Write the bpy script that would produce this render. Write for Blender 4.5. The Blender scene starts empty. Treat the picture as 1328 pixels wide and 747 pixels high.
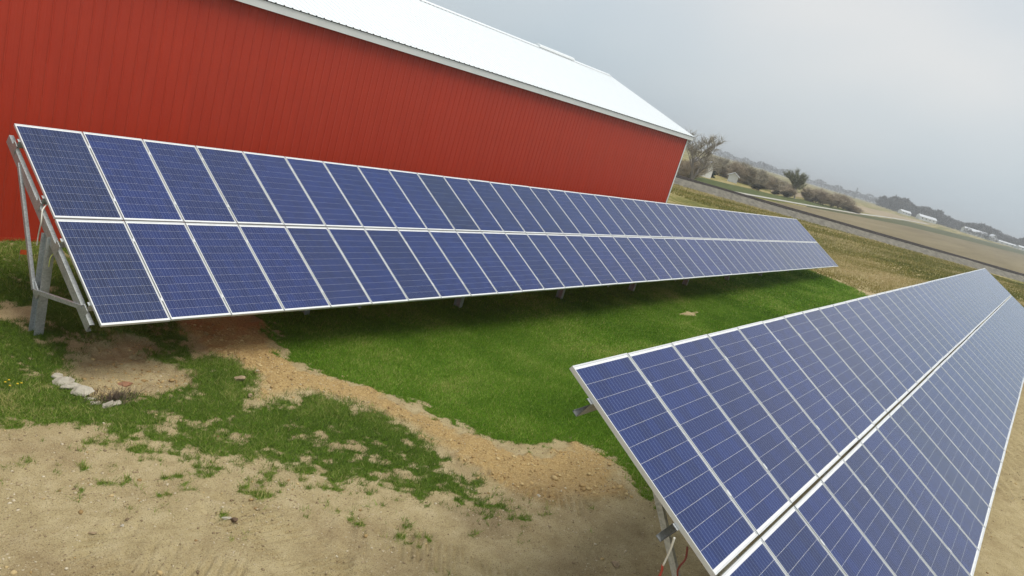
import bpy, bmesh, math, random
import numpy as np
from mathutils import Matrix, Vector

random.seed(7)
rng = np.random.default_rng(7)
R = math.radians
sc = bpy.context.scene
col = sc.collection

# ------------------------------------------------------------------ camera
# World: X runs along the solar arrays, Y points from the arrays to the barn,
# Z is up; the origin lies on the ground under the barn-side array's first
# upper corner.
CAM = Vector((-4.9605, -12.9735, 5.42))
PITCH, ROLL, YAW = R(14.1445), R(16.8353), R(33.1463)
FPX, PW, PH = 962.61, 1328.0, 747.0


def cam_axes():
    cp, sp = math.cos(PITCH), math.sin(PITCH)
    cr, sr = math.cos(ROLL), math.sin(ROLL)
    f, u, r = Vector((0, cp, -sp)), Vector((0, sp, cp)), Vector((1, 0, 0))
    rr, uu = r * cr + u * sr, -r * sr + u * cr
    a = Vector((math.sin(YAW), math.cos(YAW), 0))
    h = Vector((math.cos(YAW), -math.sin(YAW), 0))
    w = lambda v: Vector((v.dot(a), -v.dot(h), v.z))
    return w(rr), w(uu), w(f)


AXR, AXU, AXF = cam_axes()
cd = bpy.data.cameras.new('camera')
cam = bpy.data.objects.new('camera', cd)
col.objects.link(cam)
M = Matrix((AXR, AXU, -AXF)).transposed().to_4x4()
M.translation = CAM
cam.matrix_world = M
cd.sensor_fit = 'HORIZONTAL'
cd.sensor_width = 36.0
cd.lens = FPX / PW * 36.0
cd.clip_start, cd.clip_end = 0.05, 20000
sc.camera = cam

# ------------------------------------------------------------------ sky, sun
SUN_DIR = Vector((0.08, -0.34, 0.93)).normalized()     # towards the sun
sun_el = math.asin(SUN_DIR.z)
sun_az = math.atan2(SUN_DIR.x, SUN_DIR.y)
world = bpy.data.worlds.new('World')
sc.world = world
world.use_nodes = True
wn, wl = world.node_tree.nodes, world.node_tree.links
wn.clear()
w_out = wn.new('ShaderNodeOutputWorld')
w_bg = wn.new('ShaderNodeBackground')
w_bg.inputs['Strength'].default_value = 0.1
w_sky = wn.new('ShaderNodeTexSky')
w_sky.sky_type = 'NISHITA'
w_sky.sun_disc = False
w_sky.sun_elevation = sun_el
w_sky.sun_rotation = sun_az
w_sky.air_density, w_sky.dust_density, w_sky.ozone_density = 1.0, 3.0, 1.5
w_tc = wn.new('ShaderNodeTexCoord')
w_map = wn.new('ShaderNodeMapping')
w_map.inputs['Rotation'].default_value = (0, 0, R(20))
w_map.inputs['Location'].default_value = (16.12, 7.13, 7.79)
w_map.inputs['Scale'].default_value = (0.8, 1.3, 2.6)
w_no = wn.new('ShaderNodeTexNoise')
w_no.inputs['Scale'].default_value = 1.0
w_no.inputs['Detail'].default_value = 3.0
w_no.inputs['Roughness'].default_value = 0.42
w_no.inputs['Distortion'].default_value = 0.35
w_cr = wn.new('ShaderNodeValToRGB')                     # grey veil, paler breaks
w_cr.color_ramp.elements[0].position = 0.34
w_cr.color_ramp.elements[0].color = (2.9, 3.6, 4.15, 1)
w_cr.color_ramp.elements[1].position = 0.68
w_cr.color_ramp.elements[1].color = (4.9, 4.9, 4.8, 1)
w_mix = wn.new('ShaderNodeMix')
w_mix.data_type = 'RGBA'
w_mix.inputs['Factor'].default_value = 0.88             # overcast: mostly cloud
wl.new(w_tc.outputs['Generated'], w_map.inputs['Vector'])
wl.new(w_map.outputs[0], w_no.inputs['Vector'])
wl.new(w_no.outputs['Fac'], w_cr.inputs['Fac'])
wl.new(w_sky.outputs[0], w_mix.inputs['A'])
wl.new(w_cr.outputs[0], w_mix.inputs['B'])
wl.new(w_mix.outputs['Result'], w_bg.inputs['Color'])
wl.new(w_bg.outputs[0], w_out.inputs['Surface'])

sl = bpy.data.lights.new('sun', 'SUN')
sl.energy = 1.5
sl.angle = R(34)
sl.color = (1.0, 0.96, 0.88)
sun = bpy.data.objects.new('sun', sl)
col.objects.link(sun)
sun.rotation_euler = SUN_DIR.to_track_quat('Z', 'Y').to_euler()
sun.location = (0, -20, 60)

vs = sc.view_settings
vs.view_transform = 'Standard'
vs.look = 'None'
vs.exposure = 0.75
vs.gamma = 1.0
vs.use_curve_mapping = False
sc.cycles.max_bounces = 8
sc.cycles.transparent_max_bounces = 12

# ------------------------------------------------------------------ helpers


def tag(o, label=None, cat=None, group=None, kind=None):
    for k, v in (('label', label), ('category', cat), ('group', group), ('kind', kind)):
        if v:
            o[k] = v
    return o


def empty(name, mat=None, parent=None):
    o = bpy.data.objects.new(name, None)
    o.empty_display_size = 0.2
    col.objects.link(o)
    if parent:
        o.parent = parent
    if mat is not None:
        o.matrix_local = mat
    return o


def link(name, me, parent=None, mat=None):
    o = bpy.data.objects.new(name, me)
    col.objects.link(o)
    if parent:
        o.parent = parent
    if mat is not None:
        o.matrix_local = mat
    return o


class MB:
    """collects faces for one mesh"""

    def __init__(self):
        self.v, self.f = [], []

    def add(self, vs_, fs):
        n = len(self.v)
        self.v += [tuple(p) for p in vs_]
        self.f += [tuple(i + n for i in q) for q in fs]

    def box(self, x0, x1, y0, y1, z0, z1):
        self.add([(x0, y0, z0), (x1, y0, z0), (x1, y1, z0), (x0, y1, z0),
                  (x0, y0, z1), (x1, y0, z1), (x1, y1, z1), (x0, y1, z1)],
                 [(3, 2, 1, 0), (4, 5, 6, 7), (0, 1, 5, 4), (1, 2, 6, 5), (2, 3, 7, 6), (3, 0, 4, 7)])

    def sweep(self, prof, p0, p1, side):
        """closed 2-D profile (s, t) swept from p0 to p1; s along `side`, t along dir x side"""
        p0, p1 = Vector(p0), Vector(p1)
        d = (p1 - p0).normalized()
        s = Vector(side)
        s = (s - d * s.dot(d)).normalized()
        t = d.cross(s)
        n = len(prof)
        self.add([p0 + s * a + t * b for a, b in prof] + [p1 + s * a + t * b for a, b in prof],
                 [(i, (i + 1) % n, n + (i + 1) % n, n + i) for i in range(n)])
        # caps as quads strips when the profile is a thin channel
        if n == 4:
            m = len(self.v) - 2 * n
            self.f += [tuple(m + i for i in reversed(range(n))), tuple(m + n + i for i in range(n))]

    def tube(self, pts, rad, n=6, cap=True):
        pts = [Vector(p) for p in pts]
        rads = rad if isinstance(rad, (list, tuple)) else [rad] * len(pts)
        base = len(self.v)
        up = Vector((0.31, 0.22, 0.92))
        for i, p in enumerate(pts):
            d = (pts[min(i + 1, len(pts) - 1)] - pts[max(i - 1, 0)]).normalized()
            s = d.cross(up)
            s = s.normalized() if s.length > 1e-4 else d.orthogonal().normalized()
            t = d.cross(s)
            for k in range(n):
                a = 2 * math.pi * k / n
                self.v.append(tuple(p + (s * math.cos(a) + t * math.sin(a)) * rads[i]))
        for i in range(len(pts) - 1):
            for k in range(n):
                k2 = (k + 1) % n
                self.f.append((base + i * n + k, base + i * n + k2, base + (i + 1) * n + k2, base + (i + 1) * n + k))
        if cap:
            self.f.append(tuple(base + k for k in reversed(range(n))))
            e = base + (len(pts) - 1) * n
            self.f.append(tuple(e + k for k in range(n)))

    def mesh(self, name, mat=None, smooth=False):
        me = bpy.data.meshes.new(name)
        me.from_pydata(self.v, [], self.f)
        if mat:
            me.materials.append(mat)
        if smooth:
            me.shade_smooth()
        me.update()
        return me

    def obj(self, name, mat=None, parent=None, smooth=False):
        return link(name, self.mesh(name, mat, smooth), parent)


def channel(w, d, t, lip=0.0):
    """C-section outline: web along s=0, flanges towards +s; depth along t, centred"""
    h = d / 2
    if lip:
        return [(0, -h), (w, -h), (w, -h + lip), (w - t, -h + lip), (w - t, -h + t), (t, -h + t), (t, h - t),
                (w - t, h - t), (w - t, h - lip), (w, h - lip), (w, h), (0, h)]
    return [(0, -h), (w, -h), (w, -h + t), (t, -h + t), (t, h - t), (w, h - t), (w, h), (0, h)]


def ibeam(w, d, t):
    h, b = d / 2, w / 2
    return [(-b, -h), (b, -h), (b, -h + t), (t / 2, -h + t), (t / 2, h - t), (b, h - t), (b, h), (-b, h),
            (-b, h - t), (-t / 2, h - t), (-t / 2, -h + t), (-b, -h + t)]


def soup(name, verts, tris, mat, attrs=None, smooth=False):
    """fast mesh from numpy arrays; tris (n, 3)"""
    verts = np.asarray(verts, np.float32)
    tris = np.asarray(tris, np.int32)
    me = bpy.data.meshes.new(name)
    me.vertices.add(len(verts))
    me.vertices.foreach_set('co', verts.ravel())
    me.loops.add(tris.size)
    me.loops.foreach_set('vertex_index', tris.ravel())
    k = tris.shape[1]
    me.polygons.add(len(tris))
    me.polygons.foreach_set('loop_start', np.arange(0, tris.size, k, dtype=np.int32))
    me.update(calc_edges=True)
    for an, av in (attrs or {}).items():
        at = me.attributes.new(an, 'FLOAT', 'POINT')
        at.data.foreach_set('value', np.asarray(av, np.float32))
    if smooth:
        me.shade_smooth()
    if mat:
        me.materials.append(mat)
    return me


# value noise -------------------------------------------------------------
def _hash(ix, iy, seed):
    with np.errstate(over='ignore'):
        n = (ix.astype(np.int64) * 374761393 + iy.astype(np.int64) * 668265263 + seed * 974634777) & 0x7fffffff
        n = ((n ^ (n >> 13)) * 1274126177) & 0x7fffffff
        n = n ^ (n >> 16)
    return (n & 0xffff) / 65535.0


def vnoise(x, y, s, seed=0):
    x, y = np.asarray(x) / s, np.asarray(y) / s
    ix, iy = np.floor(x), np.floor(y)
    fx, fy = x - ix, y - iy
    fx, fy = fx * fx * (3 - 2 * fx), fy * fy * (3 - 2 * fy)
    a, b = _hash(ix, iy, seed), _hash(ix + 1, iy, seed)
    c, d = _hash(ix, iy + 1, seed), _hash(ix + 1, iy + 1, seed)
    return (a + (b - a) * fx) * (1 - fy) + (c + (d - c) * fx) * fy


def fbm(x, y, s, seed=0, octs=4):
    t, amp, tot = 0, 1.0, 0
    for o in range(octs):
        t = t + amp * (vnoise(x, y, s, seed + o * 17) - 0.5)
        tot += amp * 0.5
        s *= 0.5
        amp *= 0.55
    return t / tot


def sstep(a, b, v):
    t = np.clip((v - a) / (b - a), 0, 1)
    return t * t * (3 - 2 * t)


def sdist(x, y, poly):
    """signed distance to a polygon, positive inside"""
    x, y = np.asarray(x, float), np.asarray(y, float)
    d2 = np.full(x.shape, 1e18)
    ins = np.zeros(x.shape, bool)
    n = len(poly)
    for i in range(n):
        x0, y0 = poly[i]
        x1, y1 = poly[(i + 1) % n]
        ex, ey = x1 - x0, y1 - y0
        t = np.clip(((x - x0) * ex + (y - y0) * ey) / (ex * ex + ey * ey + 1e-12), 0, 1)
        d2 = np.minimum(d2, (x - x0 - t * ex) ** 2 + (y - y0 - t * ey) ** 2)
        c = ((y0 > y) != (y1 > y)) & (x < ex * (y - y0) / (ey if abs(ey) > 1e-12 else 1e-12) + x0)
        ins ^= c
    d = np.sqrt(d2)
    return np.where(ins, d, -d)


# ------------------------------------------------------------------ terrain shape
GRADE = 0.0052


def base_z(x, y):
    """smooth lie of the land"""
    x, y = np.asarray(x, float), np.asarray(y, float)
    z = GRADE * (np.clip(x, -12, 48) - 48 * sstep(48, 110, x))
    z = z + 0.42 * sstep(-4.0, -11.5, y) * sstep(70, 45, x) * sstep(-40, -15, x) 
    z = z - 0.33 * sstep(0.5, 13, x) * sstep(50, 22, x) * sstep(-9.5, -4.5, y)      # shallow swale under the barn-side array
    z = z + 2.2 * sstep(350, 1000, np.hypot(x, y))
    return z


def ray(px, py):
    return (AXF + AXR * ((px - PW / 2) / FPX) - AXU * ((py - PH / 2) / FPX))


def gp(px, py):
    """photo pixel -> point on the smooth ground"""
    d = ray(px, py)
    z = 0.0
    for _ in range(12):
        t = (z - CAM.z) / d.z
        p = CAM + d * t
        z = float(base_z(p.x, p.y))
    return (p.x, p.y)


def gpl(*pts):
    return [gp(*p) for p in pts]


LAWN = gpl((345, 421), (352, 440), (365, 465), (395, 480), (430, 492), (480, 505), (540, 530), (600, 560), (640, 577),
           (690, 592), (715, 583), (745, 575), (765, 580), (785, 593), (815, 610), (835, 640), (850, 665)) + \
    [(8, -10.6), (20, -10.6), (34, -9.6), (41, -7), (44, -4.9), (44.8, -2.4), (44.5, 0), (43.5, 2.6), (3.6, 2.6), (3.5, 0)]
LEFTG = [(-14, 2.7), (2.5, 2.7), (2.6, -0.5)] + gpl((235, 420), (262, 458), (300, 462), (342, 487), (333, 521), (398, 505), (460, 520),
        (520, 545), (572, 580), (622, 612), (662, 660), (650, 705), (590, 690), (545, 672), (470, 668), (405, 648), (330, 640),
        (240, 640), (190, 625), (130, 610), (60, 596), (0, 585)) + [(-14, -4.2)]
CORE = [(-14, 2.7), (2.5, 2.7), (2.6, -0.5)] + gpl((235, 420), (262, 458), (300, 462), (342, 487), (333, 521), (398, 505), (460, 520),
       (520, 545), (572, 580), (615, 610), (635, 650), (580, 652), (520, 632), (440, 614), (380, 602), (330, 594),
       (250, 600), (190, 588), (140, 578), (60, 552), (0, 545)) + [(-14, -3.0)]
HOLE = gpl((90, 432), (190, 437), (205, 462), (245, 498), (215, 505), (180, 511), (150, 520), (125, 520), (100, 508), (75, 485))
BARE = gpl((-10, 398), (40, 393), (62, 400), (60, 412), (-10, 416))
PALE = gpl((880, 408), (890, 404), (905, 405), (900, 410))
TRENCH = [(2.5, 2.0), (2.6, -0.5)] + gpl((235, 420), (262, 458), (300, 462), (342, 487), (333, 521), (398, 505), (460, 520),
         (520, 545), (572, 580), (618, 612), (660, 640), (720, 650), (800, 640), (790, 600), (745, 575), (690, 592),
         (600, 560), (480, 505), (395, 480), (365, 465), (345, 421)) + [(3.5, 0), (3.6, 2.0)]
SHADE_TINT = gpl((640, 610), (700, 600), (760, 610), (840, 640), (900, 747), (860, 800), (760, 790), (690, 700), (640, 660))  # shade beside the lawn array, painted into the soil colour
DARK_DIRT = gpl((560, 650), (640, 640), (680, 700), (640, 720), (590, 700))  # smaller patch of darker dirt
TRACKS = [  # (centre line in photo pixels, half width m, rib slant)
    (gpl((128, 800), (122, 745), (128, 715), (150, 690)), 0.30, 0.5),
    (gpl((300, 660), (350, 690), (410, 725), (470, 775)), 0.36, -0.4),
    (gpl((180, 720), (240, 735), (300, 760), (330, 790)), 0.34, 0.3),
    (gpl((525, 700), (600, 735), (690, 775), (760, 800)), 0.40, 0.5),
    (gpl((545, 585), (590, 600), (640, 612), (690, 640), (760, 660)), 0.22, 0.2),
    (gpl((1300, 640), (1310, 560), (1320, 480)), 0.5, 0.4)]
RUTS = [(gpl((455, 675), (452, 715), (440, 775)), 0.11, 0.03), (gpl((470, 690), (470, 725), (462, 775)), 0.06, 0.02)]


def polyline(x, y, pts):
    """distance to and arc length along a polyline"""
    best = np.full(np.shape(x), 1e9)
    arc = np.zeros(np.shape(x))
    sgn = np.zeros(np.shape(x))
    acc = 0
    for (x0, y0), (x1, y1) in zip(pts[:-1], pts[1:]):
        ex, ey = x1 - x0, y1 - y0
        L = math.hypot(ex, ey)
        t = np.clip(((x - x0) * ex + (y - y0) * ey) / (L * L), 0, 1)
        dx, dy = x - x0 - t * ex, y - y0 - t * ey
        d = np.hypot(dx, dy)
        m = d < best
        best = np.where(m, d, best)
        arc = np.where(m, acc + t * L, arc)
        sgn = np.where(m, (ex * dy - ey * dx) / L, sgn)
        acc += L
    return best, arc, sgn


def masks(x, y):
    n1 = fbm(x, y, 0.9, 3, 4)
    n2 = fbm(x, y, 0.28, 11, 3)
    n3 = fbm(x, y, 2.6, 31, 3)
    n4 = fbm(x, y, 0.10, 41, 2)
    near = 1.0
    sl_ = sdist(x, y, LAWN)
    sg = sdist(x, y, LEFTG)
    lawn = sstep(-0.12, 0.16, sl_ + 0.26 * n1 + 0.42 * n2 + 0.20 * n4 - 0.05)
    thin = np.clip(sg, 0, 1.1) / 1.1
    core = sstep(-0.36, 0.46, np.minimum(sdist(x, y, CORE), 0.55) * 0.95 + 0.85 * n2 + 0.60 * n1 + 0.55 * n4 + 0.12)
    left = sstep(-0.32, 0.70, np.minimum(sg, 1.0) * 0.55 - 0.42 + 1.25 * n2 + 0.95 * n1 + 1.0 * n4)
    left = np.maximum(left, core)
    left = np.maximum(left, 0.75 * sstep(0.30, 0.55, n2 + 0.5 * n1) * sstep(-0.55, 0.1, sg))
    hole = sstep(-0.14, 0.18, sdist(x, y, HOLE) + 0.30 * n1 + 0.45 * n2 + 0.2 * n4)
    bare = sstep(-0.05, 0.1, sdist(x, y, BARE) + 0.16 * n1)
    pale = sstep(-0.04, 0.08, sdist(x, y, PALE) + 0.10 * n2)
    trench = sstep(-0.12, 0.16, sdist(x, y, TRENCH) + 0.16 * n1 + 0.26 * n2 + 0.12 * n4)
    grass = np.maximum(lawn, left * (1 - trench))
    grass = grass * (1 - hole) * (1 - bare) * (1 - pale)
    # shade of the lawn array painted as darker soil; the hole itself is damp
    damp_shade = np.clip(sstep(-0.35, 0.5, sdist(x, y, SHADE_TINT) + 0.5 * n1) * 0.45
                   + 0.8 * sstep(-0.2, 0.3, sdist(x, y, DARK_DIRT) + 0.3 * n1) + hole * 0.75 * sstep(-0.3, 0.4, n3 + 0.5 * n1 + 0.1), 0, 1)
    stub = sstep(-1.0, 1.4, x - 45.2 - 0.12 * (y + 3) * (y < -3) + 1.6 * n3)
    stub = np.maximum(stub, sstep(-17, -21, y + 1.5 * n3))
    stub = np.maximum(stub, sstep(-16, -22, x) )
    stub = np.maximum(stub, sstep(3.2, 5.0, y) * sstep(28, 31, x))
    return dict(n4=n4, grass=grass, lawn=lawn, fresh=trench, hole=hole, damp_shade=damp_shade, stub=stub, n1=n1, n2=n2, n3=n3, sg=sg)


def ground_z(x, y, m=None):
    m = m or masks(x, y)
    z = base_z(x, y)
    d = np.hypot(x - CAM.x, y - CAM.y)
    near = sstep(70, 30, d)
    rough = (1 - 0.75 * m['lawn'])
    z = z + near * (0.030 * m['n3'] + 0.024 * m['n1'] * rough + 0.018 * m['n2'] * rough + 0.006 * m['n4'] * rough)
    cl = fbm(x, y, 0.16, 51, 3)
    z = z + near * m['fresh'] * (0.05 + 0.030 * cl + 0.03 * m['n2'])
    z = z - near * m['hole'] * (0.10 + 0.04 * m['n1']) + near * m['hole'] * 0.03 * cl
    for pts, hw, slant in TRACKS:
        b, arc, sg = polyline(x, y, pts)
        band = sstep(hw, hw * 0.7, b + 0.09 * m['n2'] + 0.08 * m['n1']) * sstep(-0.35, 0.15, m['n1'] + 0.5 * m['n2'] + 0.25)
        ph = (arc + slant * sg + 0.05 * m['n1']) / 0.115 * 2 * math.pi
        z = z + band * (0.032 * np.sin(ph) - 0.025) * (1 - m['grass'])
    for pts, hw, dep in RUTS:
        b, arc, sg = polyline(x, y, pts)
        z = z - dep * sstep(hw, hw * 0.3, b + 0.03 * m['n2']) + 0.5 * dep * sstep(hw * 0.8, 0, np.abs(b - hw * 1.4))
    return z


def gz(x, y):
    return float(ground_z(np.array([x]), np.array([y]))[0])


# ------------------------------------------------------------------ materials
class NT:
    def __init__(self, name):
        self.m = bpy.data.materials.new(name)
        self.m.use_nodes = True
        self.n, self.l = self.m.node_tree.nodes, self.m.node_tree.links
        self.n.clear()
        self.out = self.n.new('ShaderNodeOutputMaterial')

    def new(self, t, **kw):
        nd = self.n.new('ShaderNode' + t)
        for k, v in kw.items():
            setattr(nd, k, v)
        return nd

    def set(self, sock, v):
        if hasattr(v, 'is_output') or isinstance(v, bpy.types.NodeSocket):
            self.l.new(v, sock)
        else:
            if isinstance(v, tuple) and len(v) == 3 and sock.type == 'RGBA':
                v = (*v, 1)
            sock.default_value = v

    def coord(self, kind='Object', scale=None):
        c = self.new('TexCoord').outputs[kind]
        if scale:
            mp = self.new('Mapping')
            self.l.new(c, mp.inputs[0])
            mp.inputs['Scale'].default_value = scale
            c = mp.outputs[0]
        return c

    def noise(self, vec, scale, detail=4, rough=0.55):
        nd = self.new('TexNoise')
        self.l.new(vec, nd.inputs['Vector'])
        nd.inputs['Scale'].default_value = scale
        nd.inputs['Detail'].default_value = detail
        nd.inputs['Roughness'].default_value = rough
        return nd.outputs['Fac']

    def ramp(self, fac, *stops):
        nd = self.new('ValToRGB')
        e = nd.color_ramp.elements
        while len(e) < len(stops):
            e.new(0.5)
        for el, (p, c) in zip(e, stops):
            el.position = p
            el.color = (*c, 1) if len(c) == 3 else c
        self.l.new(fac, nd.inputs['Fac'])
        return nd.outputs['Color']

    def mix(self, fac, a, b, mode='MIX'):
        nd = self.new('Mix', data_type='RGBA', blend_type=mode)
        self.set(nd.inputs['Factor'], fac)
        self.set(nd.inputs['A'], a)
        self.set(nd.inputs['B'], b)
        return nd.outputs['Result']

    def math(self, op, a, b=None, c=None):
        nd = self.new('Math', operation=op)
        self.set(nd.inputs[0], a)
        if b is not None:
            self.set(nd.inputs[1], b)
        if c is not None:
            self.set(nd.inputs[2], c)
        return nd.outputs[0]

    def attr(self, name, out='Fac', typ='GEOMETRY'):
        nd = self.new('Attribute', attribute_name=name, attribute_type=typ)
        return nd.outputs[out]

    def bump(self, hgt, strength=0.4, dist=0.02):
        nd = self.new('Bump')
        nd.inputs['Strength'].default_value = strength
        nd.inputs['Distance'].default_value = dist
        self.l.new(hgt, nd.inputs['Height'])
        return nd.outputs[0]

    def bsdf(self, color, rough=0.8, metal=0.0, normal=None, spec=0.5, **kw):
        b = self.new('BsdfPrincipled')
        self.set(b.inputs['Base Color'], color)
        self.set(b.inputs['Roughness'], rough)
        self.set(b.inputs['Metallic'], metal)
        b.inputs['Specular IOR Level'].default_value = spec
        for k, v in kw.items():
            self.set(b.inputs[k], v)
        if normal is not None:
            self.l.new(normal, b.inputs['Normal'])
        self.l.new(b.outputs[0], self.out.inputs['Surface'])
        return self.m


def mat_ground():
    t = NT('ground_soil_and_turf')
    co = t.coord('Object')
    big = t.noise(co, 0.6, 5, 0.6)
    mid = t.noise(co, 3.5, 7, 0.72)
    fine = t.noise(co, 28, 5, 0.7)
    grit = t.noise(co, 75, 3, 0.7)
    dry = t.ramp(mid, (0.32, (0.355, 0.270, 0.133)), (0.50, (0.495, 0.395, 0.208)), (0.68, (0.60, 0.495, 0.290)))
    dry = t.mix(t.math('MULTIPLY', big, 0.5), dry, (0.47, 0.385, 0.215))
    dry = t.mix(t.ramp(big, (0.36, (0.45,) * 3), (0.50, (0,) * 3)), dry, (0.30, 0.215, 0.115))
    fresh = t.ramp(fine, (0.3, (0.34, 0.215, 0.085)), (0.55, (0.52, 0.360, 0.150)), (0.75, (0.62, 0.47, 0.225)))
    damp_shade = t.ramp(mid, (0.3, (0.165, 0.115, 0.062)), (0.7, (0.30, 0.225, 0.132)))  # dark soil tone, for the moist hole and the painted array shade
    c = t.mix(t.attr('fresh'), dry, fresh)
    c = t.mix(t.math('MULTIPLY', t.attr('damp_shade'), t.ramp(big, (0.35, (0.15,) * 3), (0.62, (0.75,) * 3))), c, damp_shade)
    # dark and pale grains
    c = t.mix(t.ramp(grit, (0.34, (0.95,) * 3), (0.45, (0,) * 3)), c, (0.17, 0.12, 0.065))
    c = t.mix(t.ramp(grit, (0.58, (0,) * 3), (0.70, (0.8,) * 3)), c, (0.62, 0.54, 0.38))
    turf = t.ramp(fine, (0.3, (0.055, 0.105, 0.008)), (0.6, (0.100, 0.180, 0.012)), (0.8, (0.19, 0.21, 0.040)))
    g = t.math('ADD', t.attr('grass'), t.math('MULTIPLY', t.math('SUBTRACT', fine, 0.5), 0.9))
    g = t.ramp(g, (0.50, (0,) * 3), (0.92, (1,) * 3))
    c = t.mix(g, c, turf)
    # rough field beyond the lawn: straw and green in drilled rows
    mp = t.new('Mapping')
    t.l.new(t.new('TexCoord').outputs['Object'], mp.inputs[0])
    mp.inputs['Rotation'].default_value = (0, 0, R(17))
    mp.inputs['Scale'].default_value = (0.022, 0.16, 1)
    row = t.noise(mp.outputs[0], 1.0, 5, 0.6)
    clump = t.noise(co, 0.9, 5, 0.7)
    st = t.ramp(t.math('ADD', t.math('MULTIPLY', row, 0.66), t.math('MULTIPLY', clump, 0.4)),
                (0.42, (0.095, 0.112, 0.018)), (0.50, (0.23, 0.205, 0.055)), (0.56, (0.42, 0.335, 0.15)), (0.70, (0.50, 0.40, 0.23)))
    st = t.mix(t.ramp(fine, (0.35, (0.55,) * 3), (0.6, (0,) * 3)), st, (0.055, 0.06, 0.018))
    c = t.mix(t.attr('stub'), c, st)
    h = t.math('ADD', t.math('MULTIPLY', fine, 0.7), t.math('MULTIPLY', grit, 0.35))
    return t.bsdf(c, 0.95, normal=t.bump(h, 1.0, 0.045), spec=0.15)


def mat_blades(name, dark, light, dry):
    t = NT(name)
    tone = t.attr('tone')
    c = t.ramp(tone, (0.0, dark), (0.62, light), (1.0, dry))
    b = t.new('BsdfPrincipled')
    t.set(b.inputs['Base Color'], c)
    b.inputs['Roughness'].default_value = 0.65
    b.inputs['Specular IOR Level'].default_value = 0.1
    tr = t.new('BsdfTranslucent')
    t.set(tr.inputs['Color'], c)
    mx = t.new('MixShader')
    mx.inputs[0].default_value = 0.3
    t.l.new(b.outputs[0], mx.inputs[1])
    t.l.new(tr.outputs[0], mx.inputs[2])
    t.l.new(mx.outputs[0], t.out.inputs['Surface'])
    return t.m


def mat_simple(name, color, rough=0.8, metal=0.0, var=0.15, scale=6.0, bump=0.0, spec=0.5):
    t = NT(name)
    co = t.coord('Object')
    n = t.noise(co, scale, 5, 0.6)
    dk = tuple(c * (1 - var) for c in color)
    lt = tuple(min(1, c * (1 + var)) for c in color)
    c = t.ramp(n, (0.3, dk), (0.7, lt))
    nm = t.bump(t.noise(co, scale * 8, 4, 0.7), bump, 0.01) if bump else None
    return t.bsdf(c, rough, metal, nm, spec)


def mat_galv():
    t = NT('galvanised_steel')
    co = t.coord('Object')
    v = t.new('TexVoronoi')
    t.l.new(co, v.inputs['Vector'])
    v.inputs['Scale'].default_value = 55
    sp = t.new('SeparateColor')
    t.l.new(v.outputs['Color'], sp.inputs[0])
    f = t.math('ADD', t.math('MULTIPLY', sp.outputs[0], 0.35), t.math('MULTIPLY', t.noise(co, 5, 5, 0.6), 0.65))
    c = t.ramp(f, (0.25, (0.33, 0.35, 0.35)), (0.75, (0.55, 0.57, 0.57)))
    return t.bsdf(c, 0.5, 0.45)


def mat_cell():
    t = NT('polycrystalline_cell')
    uv = t.new('UVMap').outputs[0]
    sp = t.new('SeparateXYZ')
    t.l.new(uv, sp.inputs[0])
    u, v = sp.outputs[0], sp.outputs[1]
    # three silver busbars per cell running up the panel
    k = t.math('FRACT', t.math('MULTIPLY', u, 3.0))
    dist = t.math('ABSOLUTE', t.math('SUBTRACT', k, 0.5))
    bar = t.math('LESS_THAN', dist, 0.024)
    co = t.coord('Object')
    vo = t.new('TexVoronoi')
    t.l.new(co, vo.inputs['Vector'])
    vo.inputs['Scale'].default_value = 70
    sc_ = t.new('SeparateColor')
    t.l.new(vo.outputs['Color'], sc_.inputs[0])
    tone = t.attr('tone')
    ob = t.new('ObjectInfo')
    f = t.math('ADD', t.math('MULTIPLY', sc_.outputs[0], 0.45), t.math('MULTIPLY', tone, 0.55))
    c = t.ramp(f, (0.1, (0.0050, 0.018, 0.102)), (0.5, (0.0060, 0.0215, 0.124)), (0.9, (0.0085, 0.029, 0.155)))
    c = t.mix(1.0, c, ob.outputs['Color'], 'MULTIPLY')
    c = t.mix(bar, c, (0.24, 0.31, 0.50))
    return t.bsdf(c, 0.45, 0.0, spec=0.3)


def mat_glass():
    t = NT('panel_cover_glass')
    fr = t.new('Fresnel')
    fr.inputs['IOR'].default_value = 1.34
    tr = t.new('BsdfTransparent')
    gl = t.new('BsdfGlossy')
    gl.inputs['Roughness'].default_value = 0.16
    gl.inputs['Color'].default_value = (0.93, 0.95, 1, 1)
    mx = t.new('MixShader')
    t.l.new(fr.outputs[0], mx.inputs[0])
    t.l.new(tr.outputs[0], mx.inputs[1])
    t.l.new(gl.outputs[0], mx.inputs[2])
    # a thin film of dust
    df = t.new('BsdfDiffuse')
    df.inputs['Color'].default_value = (0.48, 0.45, 0.42, 1)
    m2 = t.new('MixShader')
    n = t.noise(t.coord('Object'), 1.7, 5, 0.6)
    t.l.new(t.math('MULTIPLY', n, 0.012), m2.inputs[0])
    t.l.new(mx.outputs[0], m2.inputs[1])
    t.l.new(df.outputs[0], m2.inputs[2])
    t.l.new(m2.outputs[0], t.out.inputs['Surface'])
    return t.m


def mat_barn_red():
    t = NT('red_painted_steel')
    co = t.coord('Object')
    ob = t.new('ObjectInfo')
    n = t.noise(co, 0.8, 5, 0.6)
    c = t.ramp(n, (0.3, (0.43, 0.035, 0.015)), (0.7, (0.50, 0.046, 0.020)))
    st = t.noise(t.coord('Object', (9, 9, 0.35)), 1.0, 4, 0.6)
    c = t.mix(t.ramp(st, (0.5, (0,) * 3), (0.8, (0.18,) * 3)), c, (0.34, 0.055, 0.032))
    c = t.mix(t.math('MULTIPLY', ob.outputs['Random'], 0.16), c, (0.38, 0.045, 0.026))
    return t.bsdf(c, 0.42, spec=0.4)


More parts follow.
